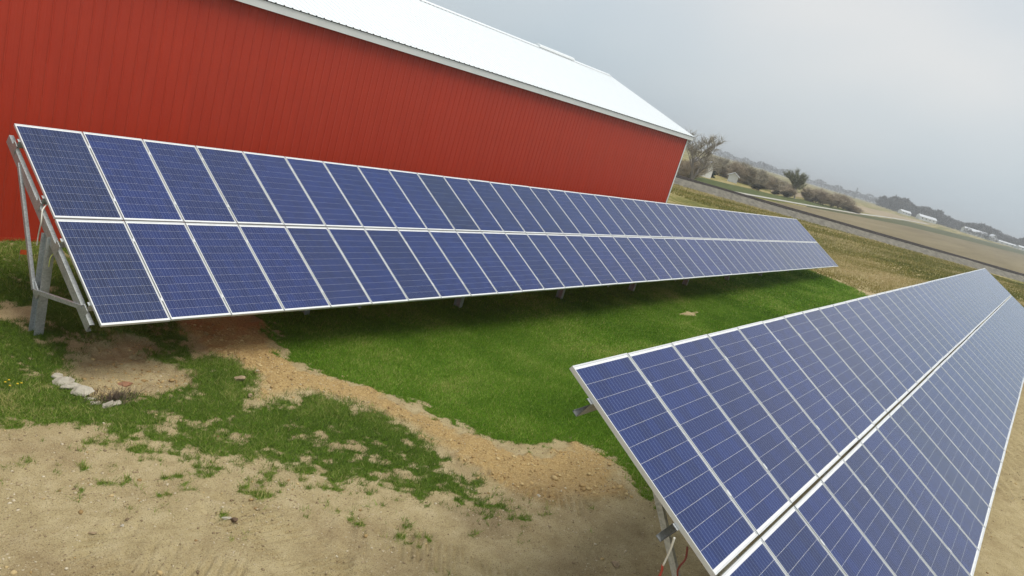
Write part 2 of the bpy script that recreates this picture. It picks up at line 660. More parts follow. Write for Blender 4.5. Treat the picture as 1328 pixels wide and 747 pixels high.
MG = mat_ground()
M_galv = mat_galv()
M_cell = mat_cell()
M_glass = mat_glass()
M_red = mat_barn_red()
M_frame = mat_simple('anodised_aluminium_frame', (0.66, 0.67, 0.67), 0.42, 0.25, 0.05)
M_back = mat_simple('white_backsheet', (0.78, 0.79, 0.78), 0.6, 0, 0.03)
M_roof = mat_simple('white_roof_steel', (0.80, 0.83, 0.84), 0.38, 0, 0.03, 1.5)
M_trim = mat_simple('white_trim_steel', (0.74, 0.75, 0.73), 0.5, 0, 0.05, 2)
M_soff = mat_simple('white_soffit', (0.6, 0.6, 0.58), 0.7)
M_dark = mat_simple('dark_rubber_closure', (0.03, 0.03, 0.03), 0.8)

# ------------------------------------------------------------------ ground sheet


def axis(fine0, fine1, f, mid0, mid1, m_, lo, hi, g=1.16):
    a = list(np.arange(fine0, fine1, f))
    x, s = fine1, f
    while x < mid1:
        a.append(x)
        s = min(s * 1.1, m_)
        x += s
    while x < hi:
        a.append(x)
        s *= g
        x += s
    a.append(hi)
    b, x, s = [], fine0, f
    while x > mid0:
        s = min(s * 1.1, m_)
        x -= s
        b.append(x)
    while x > lo:
        s *= g
        x -= s
        b.append(max(x, lo))
    return np.array(sorted(set(b)) + a)


gx = axis(-2.9, 5.6, 0.026, -7, 28, 0.10, -3000, 7000)
gy = axis(-10.9, -2.6, 0.026, -17.5, 3, 0.08, -3500, 3500)
XX, YY = np.meshgrid(gx, gy, indexing='ij')
mm = masks(XX.ravel(), YY.ravel())
ZZ = ground_z(XX.ravel(), YY.ravel(), mm)
nx, ny = len(gx), len(gy)
ii = (np.arange(nx - 1)[:, None] * ny + np.arange(ny - 1)[None, :]).ravel()
quads = np.stack([ii, ii + ny, ii + ny + 1, ii + 1], 1)
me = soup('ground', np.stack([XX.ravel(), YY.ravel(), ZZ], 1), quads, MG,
          {k: mm[k] for k in ('grass', 'fresh', 'damp_shade', 'stub')}, smooth=True)
tag(link('ground', me), kind='structure')


# ------------------------------------------------------------------ far fields, track, road
def sheet(name, poly, mat, dz=0.05, sub=24, kind='structure'):
    """a field laid on the ground; poly is two matching edge lines (left, right)"""
    A, B = poly

    def at(P, t):
        k = t * (len(P) - 1)
        i = min(int(k), len(P) - 2)
        f = k - i
        return P[i][0] + (P[i + 1][0] - P[i][0]) * f, P[i][1] + (P[i + 1][1] - P[i][1]) * f
    vs_, fs = [], []
    for i in range(sub + 1):
        a, b = at(A, i / sub), at(B, i / sub)
        for k in range(4):
            x, y = a[0] + (b[0] - a[0]) * k / 3, a[1] + (b[1] - a[1]) * k / 3
            vs_.append((x, y, float(base_z(x, y)) + dz))
    for i in range(sub):
        for k in range(3):
            fs.append((i * 4 + k, (i + 1) * 4 + k, (i + 1) * 4 + k + 1, i * 4 + k + 1))
    m_ = MB()
    m_.add(vs_, fs)
    me_ = m_.mesh(name, mat)
    bm = bmesh.new()
    bm.from_mesh(me_)
    bmesh.ops.recalc_face_normals(bm, faces=bm.faces)
    if sum(f.normal.z for f in bm.faces) < 0:
        bmesh.ops.reverse_faces(bm, faces=bm.faces)
    bm.to_mesh(me_)
    bm.free()
    return tag(link(name, me_), kind=kind)


def mat_field(name, stops, sx, sy, rot):
    t = NT(name)
    co = t.new('TexCoord').outputs['Object']
    mp = t.new('Mapping')
    t.l.new(co, mp.inputs[0])
    mp.inputs['Rotation'].default_value = (0, 0, rot)
    mp.inputs['Scale'].default_value = (sx, sy, 1)
    n = t.noise(mp.outputs[0], 1, 5, 0.6)
    n2 = t.noise(co, 0.7, 4, 0.7)
    f = t.math('ADD', t.math('MULTIPLY', n, 0.65), t.math('MULTIPLY', n2, 0.35))
    return t.bsdf(t.ramp(f, *stops), 0.95, spec=0.1)


M_brown = mat_field('tilled_soil', [(0.35, (0.165, 0.132, 0.075)), (0.55, (0.225, 0.185, 0.110)), (0.7, (0.275, 0.23, 0.145))], 0.01, 0.12, R(10))
M_green = mat_field('winter_wheat', [(0.35, (0.060, 0.078, 0.022)), (0.6, (0.10, 0.115, 0.040)), (0.75, (0.17, 0.155, 0.075))], 0.01, 0.08, R(8))
M_dgreen = mat_field('dull_grass', [(0.35, (0.075, 0.085, 0.036)), (0.65, (0.115, 0.115, 0.055))], 0.004, 0.05, R(8))
M_tan = mat_field('dry_stubble', [(0.35, (0.30, 0.235, 0.145)), (0.65, (0.40, 0.32, 0.21))], 0.01, 0.05, R(8))
M_grav = mat_simple('pale_gravel', (0.44, 0.42, 0.36), 0.95, 0, 0.12, 0.5)
M_ball = mat_simple('grey_ballast', (0.165, 0.150, 0.118), 0.95, 0, 0.4, 1.6, 0.9)
M_rail = mat_simple('weathered_rail', (0.11, 0.09, 0.08), 0.6, 0.3, 0.3, 2)
M_tie = mat_simple('dark_timber_tie', (0.12, 0.105, 0.09), 0.9, 0, 0.3, 3)

# the railway bank crosses behind the arrays (its foot traced on the ground)
foot = gpl((862, 238), (927, 254), (981, 270), (1060, 291), (1140, 312), (1182, 324), (1252, 345), (1328, 366), (1400, 387))
f0, f1 = Vector(foot[1]), Vector(foot[6])
rd = (f1 - f0).normalized()
rn = Vector((-rd.y, rd.x))
if rn.x < 0:
    rn = -rn
BANK = 0.85
prof = [(-0.3, -0.3), (0.2, 0.0), (2.0, BANK), (5.6, BANK), (7.6, 0.0), (8.2, -0.3)]
mb = MB()
stations = list(np.linspace(-30, 330, 37))
for s in stations:
    for o, z in prof:
        p = f0 + rd * s + rn * o
        mb.v.append((p.x, p.y, float(base_z(p.x, p.y)) + z + 0.08 * random.uniform(-1, 1) * (0.2 < o < 7.6)))
for i in range(len(stations) - 1):
    for k in range(len(prof) - 1):
        q = i * len(prof) + k
        mb.f.append((q, q + len(prof), q + len(prof) + 1, q + 1))
tag(mb.obj('railway_bank', M_ball), kind='structure')
trk = empty('railway_track', Matrix.Translation((f0.x, f0.y, 0)))
tag(trk, 'dark railway track running along a grey ballast bank beyond the field', 'railway track')
P0 = lambda s, o: (f0 + rd * s + rn * o) - f0
for o in (3.1, 4.54):
    mb = MB()
    for s in np.arange(-30, 330, 20):
        a, b = P0(s, o), P0(s + 20, o)
        za, zb = [float(base_z(*(f0 + p))) + BANK + 0.2 for p in (a, b)]
        mb.sweep([(-0.04, -0.09), (0.04, -0.09), (0.04, 0.09), (-0.04, 0.09)], (a.x, a.y, za), (b.x, b.y, zb), (rn.x, rn.y, 0))
    mb.obj('rail', M_rail, trk)
mb = MB()
for s in np.arange(-30, 330, 0.6):
    a, b = P0(s, 2.5), P0(s, 5.1)
    z = float(base_z(*(f0 + a))) + BANK + 0.03
    mb.sweep([(-0.11, -0.08), (0.11, -0.08), (0.11, 0.08), (-0.11, 0.08)], (a.x, a.y, z), (b.x, b.y, z), (rd.x, rd.y, 0))
tag(mb.obj('sleepers', M_tie, trk), kind='stuff')

# pale gravel lane beyond the bank, fields on both sides
lane = gpl((862, 234), (877, 236), (950, 250), (1046, 267), (1112, 278), (1150, 282.5), (1180, 287), (1207, 291.5))
off = lambda P, d: [(x, y + d) for x, y in P]
sheet('gravel_lane', (lane, [(x, y + 1.3 + 0.004 * x) for x, y in lane]), M_grav, 0.09, 40)
sheet('brown_field', (gpl((935, 251), (1046, 268.5), (1110, 280), (1175, 293), (1250, 311), (1328, 330.5), (1420, 357)),
                      gpl((935, 258), (1046, 285), (1110, 303), (1175, 322), (1250, 343), (1328, 366), (1420, 400))), M_brown, 0.04, 40)
sheet('green_field', (gpl((1046, 267), (1112, 278.5), (1175, 286.5), (1250, 305.5), (1328, 325.5), (1420, 351)),
                      gpl((1046, 268.5), (1110, 280.2), (1175, 293.2), (1250, 311.2), (1328, 330.8), (1420, 357.3))), M_dgreen, 0.06, 40)
sheet('verge_field', (gpl((866, 229), (905, 229), (950, 240), (1000, 252), (1046, 260), (1112, 276)),
                      gpl((866, 235), (905, 241), (950, 249.5), (1000, 258), (1046, 266.5), (1112, 277.6))), M_green, 0.05, 30)
sheet('stubble_field', (gpl((1000, 243), (1050, 253), (1105, 265), (1137, 272), (1165, 279)),
                        gpl((1000, 250), (1050, 258), (1112, 274), (1150, 281.5), (1215, 292))), M_tan, 0.06, 24)

# ------------------------------------------------------------------ solar panels
LP, WP, TF = 1.966, 0.992, 0.042
PITCHX, GAP = 1.012, 0.030
NCOL = 44


def lathe_frame():
    mb = MB()
    x, y = WP / 2, LP / 2
    lip = 0.011
    mb.box(-x, -x + lip, -y, y, -TF, 0)
    mb.box(x - lip, x, -y, y, -TF, 0)
    mb.box(-x + lip, x - lip, -y, -y + lip + .004, -TF, 0)
    mb.box(-x + lip, x - lip, y - lip - .004, y, -TF, 0)
    # inner flange at the back
    mb.box(-x + lip, -x + 0.03, -y + lip, y - lip, -TF, -TF + 0.002)
    mb.box(x - 0.03, x - lip, -y + lip, y - lip, -TF, -TF + 0.002)
    me_ = mb.mesh('frame', M_frame)
    return me_


def plate(name, z0, z1, mat, inset=0.0112):
    mb = MB()
    mb.box(-WP / 2 + inset, WP / 2 - inset, -LP / 2 + inset, LP / 2 - inset, z0, z1)
    return mb.mesh(name, mat)


CS, CSY, CP, CPY = 0.1576, 0.1551, 0.1586, 0.1572      # cell edge and pitch
CZ0, CZ1 = -0.0062, -0.0056
me_frame = lathe_frame()
me_backs = plate('backsheet', -0.0095, -0.0064, M_back)
mbg = MB()
gi = 0.0115
mbg.add([(-WP / 2 + gi, -LP / 2 + gi, -0.0022), (WP / 2 - gi, -LP / 2 + gi, -0.0022), (WP / 2 - gi, LP / 2 - gi, -0.0022), (-WP / 2 + gi, LP / 2 - gi, -0.0022)],
        [(0, 1, 2, 3)])
me_glass = mbg.mesh('cover_glass', M_glass)
mb = MB()
mb.box(-0.06, 0.06, LP / 2 - 0.21, LP / 2 - 0.10, -0.028, -0.0097)
me_jbox = mb.mesh('junction_box', M_dark)


def cell_verts(cx, cy):
    h, k, c = CS / 2, CSY / 2, 0.003
    return [(cx - h + c, cy - k), (cx + h - c, cy - k), (cx + h, cy - k + c), (cx + h, cy + k - c),
            (cx + h - c, cy + k), (cx - h + c, cy + k), (cx - h, cy + k - c), (cx - h, cy - k + c)]


def cells_mesh(name, spots, seed):
    r_ = random.Random(seed)
    V, F, UV, T = [], [], [], []
    for cx, cy in spots:
        ring = cell_verts(cx, cy)
        n = len(V)
        V += [(x, y, CZ0) for x, y in ring] + [(x, y, CZ1) for x, y in ring]
        F.append(tuple(n + 8 + i for i in range(8)))
        F += [(n + i, n + (i + 1) % 8, n + 8 + (i + 1) % 8, n + 8 + i) for i in range(8)]
        UV += [((x - cx) / CS + 0.5, (y - cy) / CS + 0.5) for x, y in ring] * 2
        T += [r_.random()] * 16
    me_ = bpy.data.meshes.new(name)
    me_.from_pydata(V, [], F)
    at = me_.attributes.new('tone', 'FLOAT', 'POINT')
    at.data.foreach_set('value', T)
    uv = me_.uv_layers.new(name='UVMap')
    for lp in me_.loops:
        uv.data[lp.index].uv = UV[lp.vertex_index]
    me_.materials.append(M_cell)
    return me_


SPOTS = [((i - 2.5) * CP, (j - 5.5) * CPY) for j in range(12) for i in range(6)]
ME_CELLS = [cells_mesh('cells', SPOTS, s) for s in range(6)]
ME_CELL1 = [cells_mesh('cell', [(0, 0)], 100 + s) for s in range(8)]


def ordinal(n):
    return '%d%s' % (n, 'th' if 10 <= n % 100 <= 20 else {1: 'st', 2: 'nd', 3: 'rd'}.get(n % 10, 'th'))


def array_matrix(loc, az, slope, tilt):
    """x along the row, y up the slope, z out of the glass; origin at the near upper corner"""
    a = Vector((math.cos(az) * math.cos(slope), math.sin(az) * math.cos(slope), math.sin(slope)))
    hdir = Vector((math.sin(az), -math.cos(az), 0))
    d = hdir * math.cos(tilt) + Vector((0, 0, -math.sin(tilt)))
    d = (d - a * d.dot(a)).normalized()
    up = -d
    n = a.cross(up)
    m_ = Matrix((a, up, n)).transposed().to_4x4()
    m_.translation = Vector(loc)
    return m_


ARR = {
    'barn': (array_matrix((0, 0, 2.80), 0.0, R(0.276), R(29.11)), 0.0, 0.0, 5.06,
             'of the array beside the red barn, {} from its braced-post end', 'panels of the barn-side array'),
    'lawn': (array_matrix((0.462, -10.2526, 3.397), R(-0.560), R(0.405), R(28.97)), R(-0.560), 0.9, 5.06,
             'of the array across the lawn, {} from its hanging-cord end', 'panels of the array across the lawn'),
}
prng = random.Random(3)
for key, (AM, az, off0, step, lab, grp) in ARR.items():
    for c in range(NCOL):
        for row in range(2):
            yc = -(LP / 2 + row * (LP + GAP))
            jig = Matrix.Translation((prng.uniform(-.0015, .0015), prng.uniform(-.003, .003), prng.uniform(-.0015, .0015)))
            rot = Matrix.Rotation(R(prng.uniform(-.12, .12)), 4, 'X') @ Matrix.Rotation(R(prng.uniform(-.1, .1)), 4, 'Y')
            mw = AM @ Matrix.Translation(((c + 0.5) * PITCHX - 0.01, yc, 0)) @ jig @ rot
            p = empty('solar_panel', mw)
            tag(p, ('upper' if row == 0 else 'lower') + ' blue solar panel ' + lab.format(ordinal(c + 1)), 'solar panel', grp)
            link('frame', me_frame, p)
            bs = link('backsheet', me_backs, p)
            link('junction_box', me_jbox, bs)
            v = prng.uniform(0.90, 1.10)
            pr = prng.random()
            tint = (v * 1.30, v * 1.05, v * 0.80, 1) if pr < 0.06 else (v * prng.uniform(0.92, 1.12), v, v * prng.uniform(0.93, 1.05), 1)
            single = (key == 'barn' and c < 4) or (key == 'lawn' and c < 6)
            if single:
                for s in SPOTS:
                    o = link('cell', prng.choice(ME_CELL1), bs, Matrix.Translation((s[0], s[1], 0)))
                    o.color = tint
            else:
                o = link('cells', prng.choice(ME_CELLS), bs)
                o['kind'] = 'stuff'
                o.color = tint
            link('cover_glass', me_glass, p)

# ------------------------------------------------------------------ mounting racks
S_PUR = (0.36, 1.55, 2.40, 3.58)          # purlins, metres down the slope
PUR_D, RAF_D = 0.130, 0.15
for key, (AM, az, off0, step, lab, grp) in ARR.items():
    PUR_D = 0.13 if key == 'barn' else 0.19
    rack = empty('mounting_rack', Matrix.Translation(AM.translation) @ Matrix.Translation((0, 0, -AM.translation.z)))
    tag(rack, 'galvanised steel rack of posts, rafters and purlins carrying the panels ' +
        ('beside the red barn' if key == 'barn' else 'across the lawn'), 'panel rack')
    RI = Matrix.Translation((-AM.translation.x, -AM.translation.y, 0))
    W = lambda x, y, z: RI @ (AM @ Vector((x, y, z)))
    ax, ay, an = (Vector(AM.col[i][:3]) for i in range(3))
    hd = Vector((ay.x, ay.y, 0)).normalized() * -1          # horizontal, down-slope
    Ltot = NCOL * PITCHX - 0.02
    for s in S_PUR:
        mb = MB()
        zc = -TF - 0.002 - PUR_D / 2
        mb.sweep(channel(0.06, PUR_D, 0.004, 0.018), W(-0.03, -s, zc), W(Ltot + 0.08, -s, zc), ay)
        mb.obj('purlin', M_galv, rack)
    zr = -TF - 0.004 - PUR_D - RAF_D / 2
    mb = MB()
    mb.box(-0.017, 0.017, -0.03, 0.03, 0.0015, 0.005)
    mb.box(-0.006, 0.006, -0.03, 0.03, -TF - 0.001, 0.0014)
    me_clamp = mb.mesh('clamp', M_frame)
    AI = RI @ AM
    for s in S_PUR:                       # mid clamps holding neighbouring panels down
        for c in range(1, NCOL):
            link('clamp', me_clamp, rack, AI @ Matrix.Translation((c * PITCHX - 0.01, -s, 0)))
    xs = [off0 - 0.05 + step * k for k in range(9)]
    if key == 'barn':
        xs[-1] = min(xs[-1], Ltot - 0.3)
    for x in xs:
        mb = MB()
        mb.sweep(channel(0.065, RAF_D, 0.005, 0.016), W(x, -0.08, zr), W(x, -3.82, zr), ax)
        mb.obj('rafter', M_galv, rack)

        # in the vertical plane of this frame: h metres down-slope, z up
        top = AM @ Vector((x, 0, 0))

        def F(h_, dz, dx=0.0):
            p_ = top + hd * h_ + ax * dx
            return RI @ Vector((p_.x, p_.y, top.z + dz))
        pt = F(1.66, -1.25, 0.03)
        wp = top + hd * 1.66
        zg = gz(wp.x, wp.y) - 0.25
        mb = MB()
        mb.sweep(ibeam(0.13, 0.20, 0.010), (pt.x, pt.y, zg), pt, ax)
        mb.obj('post', M_galv, rack)
        mb = MB()
        mb.sweep(channel(0.05, 0.06, 0.005), F(0.43, -0.52, -0.012), F(1.62, -2.13, -0.085), ax)
        mb.obj('rear_brace', M_galv, rack)
        mb = MB()
        mb.sweep(channel(0.05, 0.06, 0.005), F(1.66, -2.14, -0.085), F(2.98, -1.86, -0.012), ax)
        mb.obj('front_strut', M_galv, rack)
        # bolted plates where rafter and purlins, post and braces meet
        for s in S_PUR:
            mb = MB()
            q0, q1 = W(x - 0.006, -s - 0.07, -TF - 0.006 - PUR_D + 0.02), W(x - 0.006, -s + 0.055, -TF - 0.006 - PUR_D + 0.02)
            mb.sweep([(-0.004, -0.075), (0.004, -0.075), (0.004, 0.09), (-0.004, 0.09)], q0, q1, ax)
            mb.obj('cleat', M_galv, rack)
        mb = MB()
        a_, b_ = F(1.56, -2.06, -0.05), F(1.76, -2.20, -0.05)
        mb.sweep([(-0.01, -0.07), (0.01, -0.07), (0.01, 0.07), (-0.01, 0.07)], a_, b_, ax)
        mb.obj('gusset', M_galv, rack)

# cables at the array ends
M_wire = mat_simple('white_cable', (0.72, 0.70, 0.62), 0.5)
M_redw = mat_simple('red_cord', (0.42, 0.05, 0.03), 0.6)
M_yel = mat_simple('yellow_tie', (0.55, 0.58, 0.16), 0.5)


def cable(name, pts, r_, mat, label, cat='cable', n=6):
    P = [Vector(p) for p in pts]
    Q = []
    for i in range(len(P) - 1):
        a, b, c, d = P[max(i - 1, 0)], P[i], P[i + 1], P[min(i + 2, len(P) - 1)]
        for k in range(6):
            t = k / 6
            Q.append(0.5 * ((2 * b) + (c - a) * t + (2 * a - 5 * b + 4 * c - d) * t * t + (3 * b - a - 3 * c + d) * t ** 3))
    Q.append(P[-1])
    mb = MB()
    mb.tube(Q, r_, n)
    o = mb.obj(name, mat, None, True)
    return tag(o, label, cat)


A1 = ARR['barn'][0]
A2 = ARR['lawn'][0]
L1 = lambda x, s, z: A1 @ Vector((x, -s, z))
L2 = lambda x, s, z: A2 @ Vector((x, -s, z))
pp = L1(0.0, 1.86, -0.34)
cable('white_cable', [L1(0.02, 1.62, -0.10), L1(-0.06, 1.72, -0.12), L1(-0.09, 1.86, -0.22), pp + Vector((-0.07, 0.02, -0.12)), pp + Vector((-0.07, 0.03, -0.30))],
      0.010, M_wire, 'short white cable looping from braced rack end to post top')
q = L1(0.0, 2.35, -0.32)
cable('yellow_tie', [q, q + Vector((-0.05, 0.03, -0.10)), q + Vector((-0.05, 0.05, -0.26))], 0.008, M_yel,
      'dangling pale yellow cable tie on the barn-side rack', 'cable tie')
q = L2(-0.03, 1.58, -0.10)
cable('white_cable', [q, q + Vector((0.02, 0, -0.12)), q + Vector((0.03, 0.01, -0.28))], 0.009, M_wire,
      'white cable hanging under the edge panel across the lawn')
e0 = q + Vector((0.03, 0.01, -0.28))
tw = [e0 + Vector((0.02 * i / 9 + 0.006 * math.sin(i * 1.9), 0.006 * math.cos(i * 1.9), -0.045 * i)) for i in range(10)]
cable('twisted_rope', tw, 0.010, M_redw, 'red twisted rope hanging below the white cable end', 'rope')
q = L2(0.06, 1.70, -0.10)
tw = [q + Vector((0.012 * math.sin(i * 1.3), 0.01 * math.cos(i * 1.7), -0.055 * i)) for i in range(12)]
cable('twisted_rope', tw, 0.008, mat_simple('dark_red_cord', (0.20, 0.035, 0.025), 0.6),
      'dark red rope hanging beside the white cable', 'rope')

# ------------------------------------------------------------------ barn
BX0, BX1, BYW, BDEP = -15.0, 29.8, 2.40, 11.1
EAVE, RIDGE = 5.60, 7.36
barn = empty('red_barn', Matrix.Rotation(R(-0.26), 4, 'Y'))
tag(barn, 'long red steel-sided barn with white metal roof and trim', 'barn')
RIB = 0.2286
SH = RIB * 4
RZ = -0.012


def rib_profile(length_u, amp, wtop, wbot):
    """(u, depth) points of one 0.914 m sheet with four ribs"""
    P = [(0.0, 0.0)]
    for k in range(4):
        c = (k + 0.5) * RIB
        P += [(c - wbot / 2, 0), (c - wtop / 2, amp), (c + wtop / 2, amp), (c + wbot / 2, 0)]
        if k < 3:      # low stiffeners between the ribs
            m_ = (k + 1) * RIB
            P += [(m_ - 0.02, 0), (m_ - 0.012, amp * 0.12), (m_ + 0.012, amp * 0.12), (m_ + 0.02, 0)]
    P.append((SH, 0.0))
    return P


def wall_sheet(z0, z1):
    mb = MB()
    pr = rib_profile(SH, 0.015, 0.016, 0.05)
    mb.v = [(u, -d, z0) for u, d in pr] + [(u, -d, z1) for u, d in pr]
    n = len(pr)
    mb.f = [(i, i + 1, n + i + 1, n + i) for i in range(n - 1)]
    return mb.mesh('wall_panel', M_red)


me_wall = wall_sheet(-0.55, EAVE + 0.05)
nsh = int((BX1 - BX0) / SH)
x = BX1 - nsh * SH
while x < BX1 - 0.01:
    o = link('wall_panel', me_wall, barn, Matrix.Translation((x, BYW + random.uniform(-.002, .002), -0.05 - x * 0.0)))
    x += SH
X0 = BX1 - nsh * SH
# gable ends and rear wall
for gx_ in (X0, BX1):
    mb = MB()
    y0, y1, ym = BYW + 0.004, BYW + BDEP, BYW + BDEP / 2
    n = int(BDEP / RIB)
    s = 1 if gx_ == BX1 else -1
    ys = [(y0 + k * RIB) for k in range(n + 1)]
    topz = lambda y: EAVE + (RIDGE - EAVE) * (1 - abs(y - ym) / (BDEP / 2)) - 0.03
    for k in range(n):
        a, b = ys[k], ys[k + 1]
        c0, c1 = a + 0.09, a + 0.135
        pts = [(a, 0), (c0, 0), (c0 + 0.015, 0.02), (c1 - 0.015, 0.02), (c1, 0), (b, 0)]
        for (ya, da), (yb, db) in zip(pts[:-1], pts[1:]):
            mb.add([(gx_ + s * da, ya, -0.1), (gx_ + s * db, yb, -0.1), (gx_ + s * db, yb, topz(yb)), (gx_ + s * da, ya, topz(ya))], [(0, 1, 2, 3)])
    mb.obj('gable_wall', M_red, barn)
mb = MB()
mb.box(X0, BX1, BYW + BDEP - 0.01, BYW + BDEP + 0.01, -0.1, EAVE)
mb.obj('rear_wall', M_red, barn)

# roof sheets
OV, GOV = 0.20, 0.24
run = BDEP / 2 + OV
sl_len = math.hypot(run, RIDGE - EAVE + 0.05)
pit = math.atan2(RIDGE - EAVE + 0.05, run)
mb = MB()
pr = rib_profile(SH, 0.022, 0.018, 0.05)
n = len(pr)
mb.v = [(u, 0, d) for u, d in pr] + [(u, sl_len, d) for u, d in pr] + [(u, 0, -0.004 + d) for u, d in pr]
mb.f = [(i, i + 1, n + i + 1, n + i) for i in range(n - 1)] + [(2 * n + i, 2 * n + i + 1, i + 1, i) for i in range(n - 1)]
me_roof = mb.mesh('roof_sheet', M_roof)
ZE = EAVE + 0.17                      # roof plane at the eave edge
nr = int((BX1 + GOV - (X0 - 0.2)) / SH) + 1
xr = BX1 + GOV - nr * SH
for side in (0, 1):
    for k in range(nr):
        x = xr + k * SH
        if side == 0:
            mt = Matrix.Translation((x, BYW - OV, ZE)) @ Matrix.Rotation(pit, 4, 'X')
        else:
            mt = Matrix.Translation((x + SH, BYW + BDEP + OV, ZE)) @ Matrix.Rotation(math.pi, 4, 'Z') @ Matrix.Rotation(pit, 4, 'X')
        link('roof_sheet', me_roof, barn, mt)
# fascia, soffit, closure, rake boards, ridge cap
xa, xb = xr + 0.01, BX1 + GOV
mb = MB()
mb.box(xa, xb - 0.003, BYW - OV + 0.03, BYW - OV + 0.055, EAVE - 0.03, ZE - 0.022)
fas = mb.obj('fascia', M_trim, barn)
mb = MB()
mb.box(xa, xb - 0.006, BYW - OV + 0.028, BYW - OV + 0.05, ZE - 0.020, ZE + 0.001)
mb.obj('eave_closure', M_dark, fas)
mb = MB()
mb.box(xa, xb - 0.004, BYW - OV + 0.056, BYW - 0.026, EAVE - 0.012, EAVE)
mb.obj('soffit', M_soff, barn)
mb = MB()
mb.box(xa, xb - 0.02, BYW + BDEP + 0.026, BYW + BDEP + OV - 0.03, EAVE - 0.03, ZE - 0.02)
mb.obj('rear_fascia', M_trim, barn)
for gx_ in (xb - 0.03, xa):
    for sd in (0, 1):
        mb = MB()
        ya, yb = (BYW - OV + 0.06, BYW + BDEP / 2) if sd == 0 else (BYW + BDEP + OV - 0.06, BYW + BDEP / 2)
        mb.sweep([(0, -0.075), (0.025, -0.075), (0.025, 0.075), (0, 0.075)], (gx_, ya, ZE - 0.085), (gx_, yb, ZE - 0.085 + (RIDGE - EAVE + 0.035)), (1, 0, 0))
        mb.obj('rake_board', M_trim, barn)
ym, zt = BYW + BDEP / 2, ZE + sl_len * math.sin(pit)
mb = MB()
for sd in (-1, 1):
    mb.add([(xa, ym + sd * 0.25, zt - 0.25 * math.tan(pit) + 0.028), (xb, ym + sd * 0.25, zt - 0.25 * math.tan(pit) + 0.028),
            (xb, ym, zt + 0.035), (xa, ym, zt + 0.035)], [(0, 1, 2, 3)])
rcap = mb.obj('ridge_cap', M_roof, barn)
for vx in (23.3, 12.4, 1.5):
    mb = MB()
    for sd in (-1, 1):
        mb.add([(vx, ym + sd * 0.19, zt - 0.01), (vx + 3.0, ym + sd * 0.19, zt - 0.01), (vx + 3.0, ym + sd * 0.17, zt + 0.08), (vx, ym + sd * 0.17, zt + 0.08),
                (vx + 3.0, ym, zt + 0.125), (vx, ym, zt + 0.125)], [(0, 1, 2, 3), (3, 2, 4, 5)])
    for xe in (vx, vx + 3.0):
        mb.add([(xe, ym - 0.19, zt - 0.01), (xe, ym + 0.19, zt - 0.01), (xe, ym + 0.17, zt + 0.08), (xe, ym, zt + 0.125), (xe, ym - 0.17, zt + 0.08)], [(0, 1, 2, 3, 4)])
    mb.obj('ridge_vent', M_roof, rcap)
for cx in (BX1, X0):
    mb = MB()
    s = 1 if cx == BX1 else -1
    a, b = sorted((cx - s * 0.10, cx + s * 0.026))
    mb.box(a, b, BYW - 0.030, BYW - 0.024, -0.05, EAVE - 0.014)
    a, b = sorted((cx + s * 0.0265, cx + s * 0.031))
    mb.box(a, b, BYW - 0.030, BYW + 0.10, -0.05, EAVE - 0.014)
    mb.obj('corner_trim', M_trim, barn)
mb = MB()
mb.box(X0, BX1 - 0.11, BYW - 0.034, BYW - 0.022, -0.06, 0.09)
mb.obj('base_trim', M_red, barn)

# ------------------------------------------------------------------ grass


def scatter(n, x0, x1, y0, y1):
    return rng.uniform(x0, x1, n), rng.uniform(y0, y1, n)


def blades(x, y, z, h, w, tone, lean=0.5):
    n = len(x)
    a = rng.uniform(0, 2 * np.pi, n)
    b = rng.uniform(0, 2 * np.pi, n)
    l_ = rng.uniform(0.1, lean, n) * h
    dx, dy = np.cos(a) * w / 2, np.sin(a) * w / 2
    V = np.empty((n, 3, 3), np.float32)
    V[:, 0] = np.stack([x - dx, y - dy, z - 0.004], 1)
    V[:, 1] = np.stack([x + dx, y + dy, z - 0.004], 1)
    V[:, 2] = np.stack([x + np.cos(b) * l_, y + np.sin(b) * l_, z + h], 1)
    return V.reshape(-1, 3), np.arange(3 * n).reshape(-1, 3), np.repeat(tone, 3)


def in_view(x, y, margin=60):
    vx, vy, vz = x - CAM.x, y - CAM.y, -CAM.z + 0 * x
    f_ = vx * AXF.x + vy * AXF.y + vz * AXF.z
    u = PW / 2 + FPX * (vx * AXR.x + vy * AXR.y + vz * AXR.z) / np.maximum(f_, .1)
    v = PH / 2 - FPX * (vx * AXU.x + vy * AXU.y + vz * AXU.z) / np.maximum(f_, .1)
    return (f_ > 0.5) & (u > -3 * margin) & (u < PW + 3 * margin) & (v > -margin) & (v < PH + 3 * margin)


M_lawn = mat_blades('lawn_blades', (0.072, 0.160, 0.012), (0.205, 0.385, 0.034), (0.50, 0.47, 0.16))
M_wild = mat_blades('straw_blades', (0.110, 0.135, 0.022), (0.300, 0.260, 0.075), (0.56, 0.45, 0.24))

YARD = []
VV, TT, CC, base = [], [], [], 0


def add_bl(r3):
    global base
    v, t, c = r3
    VV.append(v)
    TT.append(t + base)
    CC.append(c)
    base += len(v)


